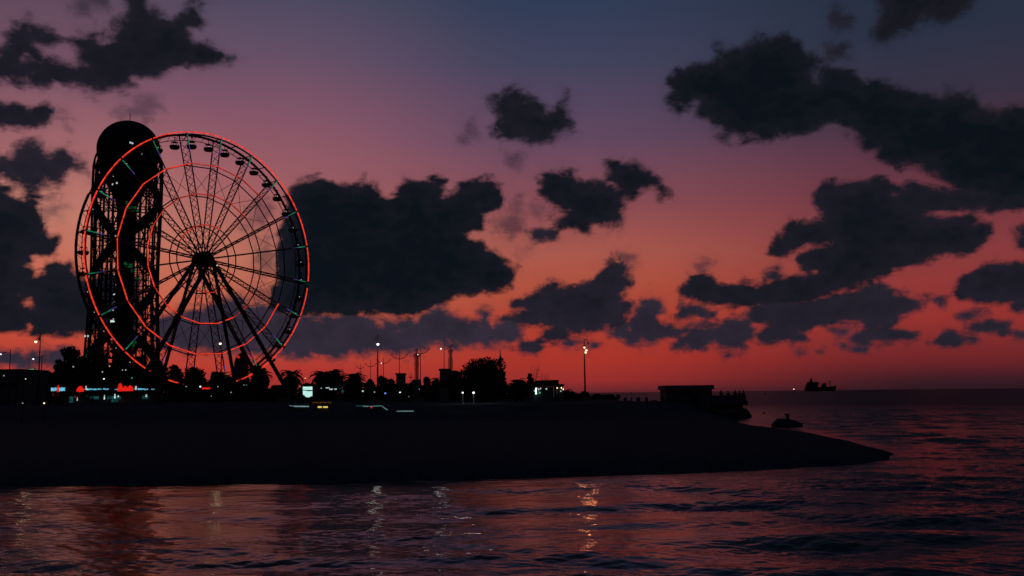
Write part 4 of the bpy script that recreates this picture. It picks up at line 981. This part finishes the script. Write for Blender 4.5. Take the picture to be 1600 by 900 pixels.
lamp_light('green_floodlight', (at(143, 572, 296).x, 296 - 14, 9), (.1, 1, .15), 4, None, .3)

# ------------------------------------------------------------------ pier with slab roofed hut
Yp = 112.; s = pxm(Yp)
x0, x1 = gx(1041, Yp), gx(1112, Yp); xc = (x0 + x1) / 2; W = x1 - x0; zt = at(1076, 602, Yp).z
rt = empty('harbour_hut', (xc, Yp, .9), 'square windowless hut with a thick overhanging slab roof on the breakwater', 'hut')
g = MB(); g.box((0, 2.4, (zt - .9 - .5) / 2), (W, 4.8, zt - .9 - .5)); g.build('wall', M['concrete'], rt)
g = MB(); g.box((gx(1076.5, Yp) - xc, 2.4, zt - .9 - .248), (gx(1114.5, Yp) - gx(1038, Yp), 5.5, .496)); g.build('roof', M['concrete'], rt)
g = MB(); g.box((.6, -.04, .95), (.95, .08, 1.9)); d = g.build('door', M['darksteel'], rt); MB().ball((.95, -.12, 1.0), .05, 8, 6).build('handle', M['steel'], d)
g = MB()
for k in range(3): g.box((-W / 2 - .12, 1 + k, .4 + .2 * k), (.24, .5, .8 + .4 * k))
g.build('buttress', M['concrete'], rt)
# platform
xp0, xp1 = gx(1111, Yp), gx(1160, Yp); zd = at(1140, 631, Yp).z
rt = empty('viewing_pier', ((xp0 + xp1) / 2, Yp, 0), 'concrete viewing pier with a solid parapet beside the hut, five people on it', 'pier')
Wp = xp1 - xp0
MB().box((0, 2.4, zd / 2 - .75), (Wp, 4.6, zd + 1.5)).build('base', M['concrete'], rt)
zp = at(1140, 617.3, Yp).z; x2 = gx(1163.5, Yp) - (xp0 + xp1) / 2; z3 = at(1160, 633, Yp).z
MB().prism([(-Wp / 2, zp), (x2, zp), (x2 + .05, z3 + .5), (x2 + .25, z3 + .45), (x2 + .2, z3), (-Wp / 2, z3 + .1)], -.32, -.02).build('parapet', M['concrete'], rt)
MB().box((x2 - .13, 2.5, (zp + zd) / 2), (.26, 4.9, zp - zd)).build('parapet', M['concrete'], rt)
MB().box(((x2 - Wp / 2) / 2, 2.4, zd + .07), (x2 + Wp / 2, 4.5, .14)).build('deck', M['concrete'], rt)
# rocks at the pier foot
def rock(x, y, z, sx, sy, sz, label, seed, group='boulders at the foot of the pier'):
    r2 = random.Random(seed); me = bpy.data.meshes.new('boulder'); bm = bmesh.new(); bmesh.ops.create_icosphere(bm, subdivisions=3, radius=1)
    ph = [(r2.uniform(1.5, 5), r2.uniform(1.5, 5), r2.uniform(1.5, 5), r2.uniform(0, 6)) for _ in range(6)]
    for v in bm.verts:
        d = v.co.normalized(); k = 1 + sum(.07 * math.sin(a * d.x + b * d.y + c * d.z + e) for a, b, c, e in ph)
        v.co = Vector((max(-.82, min(.82, d.x * k)) * sx, max(-.82, min(.82, d.y * k)) * sy, max(-.75, min(.72, d.z * k)) * sz))
    bm.to_mesh(me); bm.free(); me.materials.append(M['rock']); o = bpy.data.objects.new('boulder', me); col.objects.link(o)
    o.location = (x, y, z); o.rotation_euler.z = r2.uniform(0, 3); return tag(o, label, 'boulder', group)
for k, (px_, py, Y, sx, sz, lb) in enumerate([(1158, 645, 110, 1.0, .7, 'large boulder under the outer corner of the viewing pier'), (1164, 649, 109, .8, .5, 'flat boulder sloping into the water off the viewing pier'),
        (1150, 648, 107, 1.2, .7, 'boulder in front of the viewing pier'), (1136, 649, 107, 1.2, .7, 'boulder below the middle of the viewing pier'), (1120, 650, 108, 1.3, .8, 'boulder where the pier meets the hut'),
        (1169, 651, 109, .45, .22, 'low stone just above the water at the pier tip')]):
    q = at(px_, py, Y); rock(q.x, Y, q.z, sx, sx * .9, sz, lb, k + 3)
# mound with stub post in the water
Yb = 3 * FPX / (665.5 - 610); a = gx(1204, Yb); b = gx(1250, Yb); xc = (a + b) / 2; s = pxm(Yb)
rt = empty('concrete_block', (xc, Yb, 0), 'dark worn concrete block with a stub post, standing in the water off the spit', 'block')
zb_ = at(1225, 654, Yb).z; me = MB(); L = (b - a) / 2
secs = [(-1, .0, .30, .5), (-.9, .0, .55, .7), (-.62, .0, .95, .9), (-.2, 0, 1.0, 1), (.2, 0, .93, 1), (.6, 0, .72, .95), (.93, 0, .45, .7), (1.0, 0, .2, .5)]
vv = []; ff = []
for i, (t, _, hh, ww) in enumerate(secs):
    for yy, zk in ((-1, -.35), (-1.05, .15), (-.75, .8), (-.2, 1), (.4, .97), (.9, .6), (1, -.35)): vv.append((t * L, yy * ww * .75, zb_ * hh * zk + random.uniform(-.02, .02) if zk > 0 else -.4))
for i in range(len(secs) - 1):
    for k in range(6): ff.append((i * 7 + k, i * 7 + k + 1, (i + 1) * 7 + k + 1, (i + 1) * 7 + k))
ff += [tuple(range(7)), tuple(7 * (len(secs) - 1) + k for k in range(7))[::-1]]
me.add(vv, ff).build('base', M['rock'], rt)
px_, z0, z1 = gx(1228.5, Yb) - xc, zb_ * .85, at(1228, 646.5, Yb).z
MB().box((px_, 0, (z0 + z1) / 2), (4.6 * s, .24, z1 - z0)).box((px_ - 2.9 * s, 0, z1 - .06), (2.2 * s, .2, .12)).build('post', M['concrete'], rt)
# small floats
def float_(px, py, Y, label, r, light=False):
    x = gx(px, Y); rt = empty('buoy', (x, Y, 0), label, 'buoy', 'small floats on the sea')
    MB().lathe((0, 0, -.3 * r), [(.5 * r, 0), (r, .3 * r), (r * .9, .7 * r), (.35 * r, 1.1 * r), (.2 * r, 1.8 * r)], 12).build('hull', M['hull'], rt)
    if light: MB().tube([(0, 0, r), (0, 0, 4 * r)], .08 * r, 5).build('mast', M['hull'], rt); MB().ball((0, 0, 4.1 * r), .38 * r, 8, 6).build('lamp', M['warm'], rt, True)
float_(1195, 611, 700, 'tiny dark buoy on the horizon left of the lit buoy', .9)
float_(1240, 611, 900, 'small buoy with a warm light left of the ship', 1.0, True)
float_(1192, 645, 128, 'tiny dark float between the pier and the concrete block', .18)
# ------------------------------------------------------------------ ship
Yv = 2600.; x = gx(1282, Yv); sS = Yv / FPX
rt = empty('cargo_ship', (x, Yv, 0), 'dark anchored cargo ship on the horizon with its bridge aft and a foremast', 'ship', rz=0)
def hullsec(): return [(-24, 8.4), (-24.2, 1.0), (-22.5, -1), (22, -1), (24.3, 7.6), (22.5, 7.4), (16, 7.6), (15, 5.6), (2, 5.6), (-2, 5.8), (-3, 8.2)]
S = lambda pts: [(a * sS, b * sS) for a, b in pts]
g = MB(); hp = [(-24, 6.2), (-24.2, 1.5), (-23, -.6), (22.0, -.6), (24.6, 8.6), (20, 7.6), (14, 6.8), (-3, 6.6), (-23, 6.4)]
n = len(hp); half = lambda x_: 6.5 * (1 - max(0, (x_ - 12) / 13.5) ** 1.6) * (1 if x_ > -20 else .85)
vv = [(a * sS, -half(a) * sS * .75, b * sS) for a, b in hp] + [(a * sS, half(a) * sS * .75, b * sS) for a, b in hp]
g.add(vv, [tuple(range(n)), tuple(range(n, 2 * n))[::-1]] + [(i, i + n, (i + 1) % n + n, (i + 1) % n) for i in range(n)]); g.build('hull', M['hull'], rt)
def pb(name, x0, x1, z0, z1, d=8, m='hull'): return MB().box(((x0 + x1) / 2 * sS, 0, (z0 + z1) / 2 * sS), ((x1 - x0) * sS, d, (z1 - z0) * sS)).build(name, M[m], rt)
pb('deckhouse', -22.5, -5, 6.3, 10.5, 14); pb('deckhouse', -21, -3, 10.5, 12.6, 12); pb('bridge', -19.5, -4.5, 12.6, 14.3, 15)
pb('funnel', -16.5, -12.5, 14.3, 17.6, 5); pb('funnel', -15.2, -13.2, 17.6, 20.2, 3)
MB().tube([(-13.6 * sS, 0, 20 * sS), (-13.6 * sS, 0, 23 * sS)], .5, 5).tube([(-16 * sS, 0, 19 * sS), (-11.5 * sS, 0, 19 * sS)], .35, 5).build('mast', M['hull'], rt)
MB().tube([(-8 * sS, 0, 14 * sS), (-7 * sS, 0, 17.2 * sS), (-5.5 * sS, 0, 17.4 * sS)], .5, 5).build('crane', M['hull'], rt)
pb('hatch', 1.5, 8.5, 6.5, 9.3, 10); pb('hatch', 3, 7.5, 9.3, 12, 7)
MB().tube([(8.8 * sS, 0, 7 * sS), (8.8 * sS, 0, 14 * sS)], .6, 5).tube([(2 * sS, 0, 11.4 * sS), (8.8 * sS, 0, 13 * sS)], .4, 5).build('crane', M['hull'], rt)
MB().tube([(14.5 * sS, 0, 7 * sS), (14.5 * sS, 0, 15.3 * sS)], 1.1, 6).tube([(13 * sS, 0, 15.4 * sS), (16.3 * sS, 0, 15.4 * sS)], .9, 5).build('foremast', M['hull'], rt)

# ------------------------------------------------------------------ people on the pier
def person(x, y, z, label, face=0., pose=0, seat=False, h=1.72):
    k = h / 1.72
    J = {'pel': (0, 0, .93), 'sp': (0, -.01, 1.15), 'ch': (0, .0, 1.36), 'nk': (0, -.01, 1.49), 'hd0': (0, -.02, 1.58), 'hd1': (0, -.02, 1.68)}
    lean = .16 if pose == 1 else (.0 if pose == 0 else .06)
    for a in ('ch', 'nk', 'hd0', 'hd1'): v = J[a]; J[a] = (v[0], v[1] - lean * (v[2] - .93) / .6, v[2] - lean * .12)
    V = []; E = []; Rr = []
    def add(p, r, par=None):
        V.append(Vector(p) * k); Rr.append((r * k, r * k) if not isinstance(r, tuple) else (r[0] * k, r[1] * k)); i = len(V) - 1
        if par is not None: E.append((par, i))
        return i
    pel = add(J['pel'], (.16, .11)); sp = add(J['sp'], (.145, .10), pel); ch = add(J['ch'], (.17, .11), sp); nk = add(J['nk'], .055, ch)
    h0 = add(J['hd0'], (.078, .09), nk); h1 = add(J['hd1'], (.074, .088), h0)
    hy = J['ch'][1]; hz = J['ch'][2]
    for sg in (-1, 1):
        hp_ = add((sg * .1, 0, .88), .095, pel)
        if seat: kn = add((sg * .14, -.42, .86), .065, hp_); an = add((sg * .15, -.45, .46), .045, kn); add((sg * .16, -.58, .42), .035, an)
        else: kn = add((sg * .115, -.02 + .03 * sg, .49), .062, hp_); an = add((sg * .12, .02 + .05 * sg, .09), .042, kn); add((sg * .14, -.13 + .05 * sg, .04), .035, an)
        sh = add((sg * .19, hy, hz + .04), .06, ch)
        if pose == 1: el = add((sg * .27, hy - .10, 1.13), .042, sh); wr = add((sg * .16, hy - .32, 1.10), .03, el); hd = (sg * .12, hy - .40, 1.10)
        elif pose == 2 and sg > 0: el = add((.30, hy - .12, 1.22), .042, sh); wr = add((.14, hy - .22, 1.48), .03, el); hd = (.10, hy - .22, 1.55)
        else: el = add((sg * .27, hy + .03, 1.13), .042, sh); wr = add((sg * .26, hy - .1, .90), .03, el); hd = (sg * .25, hy - .14, .82)
        pm = add(hd, .034, wr)
        d = (Vector(hd) - V[wr] / k).normalized()
        for f_ in range(4): add(Vector(hd) + d * (.085 - .01 * abs(f_ - 1.5)) + Vector(((f_ - 1.5) * .02, 0, 0)), .009, pm)
        add(Vector(hd) + d * .03 + Vector((-sg * .045, 0, .01)), .011, pm)
    me = bpy.data.meshes.new('person'); me.from_pydata([tuple(v) for v in V], E, []); o = bpy.data.objects.new('person', me); col.objects.link(o)
    md = o.modifiers.new('Skin', 'SKIN')
    for i, sv in enumerate(me.skin_vertices[0].data): sv.radius = Rr[i]; sv.use_root = (i == 0)
    sb = o.modifiers.new('Sub', 'SUBSURF'); sb.levels = 1; sb.render_levels = 1
    me.materials.append(M['cloth']); o.location = (x, y, z); o.rotation_euler.z = face
    tag(o, label, 'person', 'people on the breakwater')
    c = Vector(J['hd1']) * k
    g = MB(); g.ball(c + Vector((0, .012, .03)), .102 * k, 12, 8, .95); g.build('hair', M['hair'], o, True)
    g = MB(); g.ball(c + Vector((0, -.055, -.035)), .066 * k, 10, 8, 1.25); g.tube([c + Vector((0, -.11, .0)), c + Vector((0, -.135, -.03))], .012, 5)
    for sg in (-1, 1): g.ball(c + Vector((sg * .03, -.108, .005)), .010, 6, 4); g.ball(c + Vector((sg * .082, 0, -.02)), .02, 6, 4)
    g.box(c + Vector((0, -.117, -.072)), (.045, .012, .01)); g.build('face', M['skin'], o, True)
    return o
zfl = zd + .14
def pers(px, py_top, label, face, pose, dy=.45):
    zt_ = at(px, py_top, Yp + dy).z; return person(gx(px, Yp + dy), Yp + dy, zfl, label, face, pose, False, max(1.35, zt_ - zfl - .02))
print('pier deck', zd, 'parapet', zp)
pers(1126.5, 610.3, 'tallest left person on the pier leaning towards the parapet, apart from the rest', PI, 2)
pers(1137.5, 611.6, 'second person from the left on the pier, standing alone and shorter', PI, 1)
pers(1148, 609.8, 'tall person in the middle of the pier group with an arm raised to the head', 2.7, 2)
pers(1155, 611.2, 'shorter person between two taller ones near the pier corner', PI, 0)
pers(1161, 610.2, 'person at the outer corner of the pier, broad in dark clothing', 2.2, 0)
Yq = 165; zq = ground(gx(984, Yq), Yq)
person(gx(984, Yq), Yq, zq - .35, 'hunched person sitting on the breakwater beside an upright pole', 1.2, 1, True, 1.65)
x = gx(987, Yq); rt = empty('upright_pole', (x, Yq, zq - .1), 'thin upright pole beside the sitting person on the breakwater', 'pole'); MB().tube([(0, 0, 0), (0, 0, at(987, 611, Yq).z - zq)], .06, 6, .04).lathe((0, 0, 0), [(.14, 0), (.1, .15), (.05, .2)], 8).build('post', M['darksteel'], rt)
for px_, py, Y, r_, lb in [(966, 618, 165, .35, 'slanted stone like a broken slab left of the sitting person'), (977, 622.5, 160, .3, 'small stone just left of the sitting person'), (997, 622.5, 150, .35, 'small stone right of the upright pole'), (1010, 622.3, 148, .28, 'narrow stone near the drop of the breakwater before the hut')]:
    q = at(px_, py, Y); rock(q.x, Y, q.z - r_ * .6, r_, r_, r_ * 1.5, lb, px_, 'stones along the breakwater')
# scattered shore rocks along the breakwater crest
k = 0
for px_, py, Y, r_, lb in [(1022, 626, 140, .5, 'long low rock on the slope left of the hut'), (1034, 628, 136, .5, 'rock touching the left side of the hut'), (948, 617, 200, .9, 'rounded rock behind the last bush'), (938, 618, 210, .8, 'dark rock between two bushes on the breakwater')]:
    q = at(px_, py, Y); rock(q.x, Y, q.z - r_ * .6, r_ * 1.6, r_, r_, lb, px_ + 5, 'rocks on the breakwater')
scene.cycles.samples = 256
scene.cycles.use_denoising = True
scene.cycles.max_bounces = 6
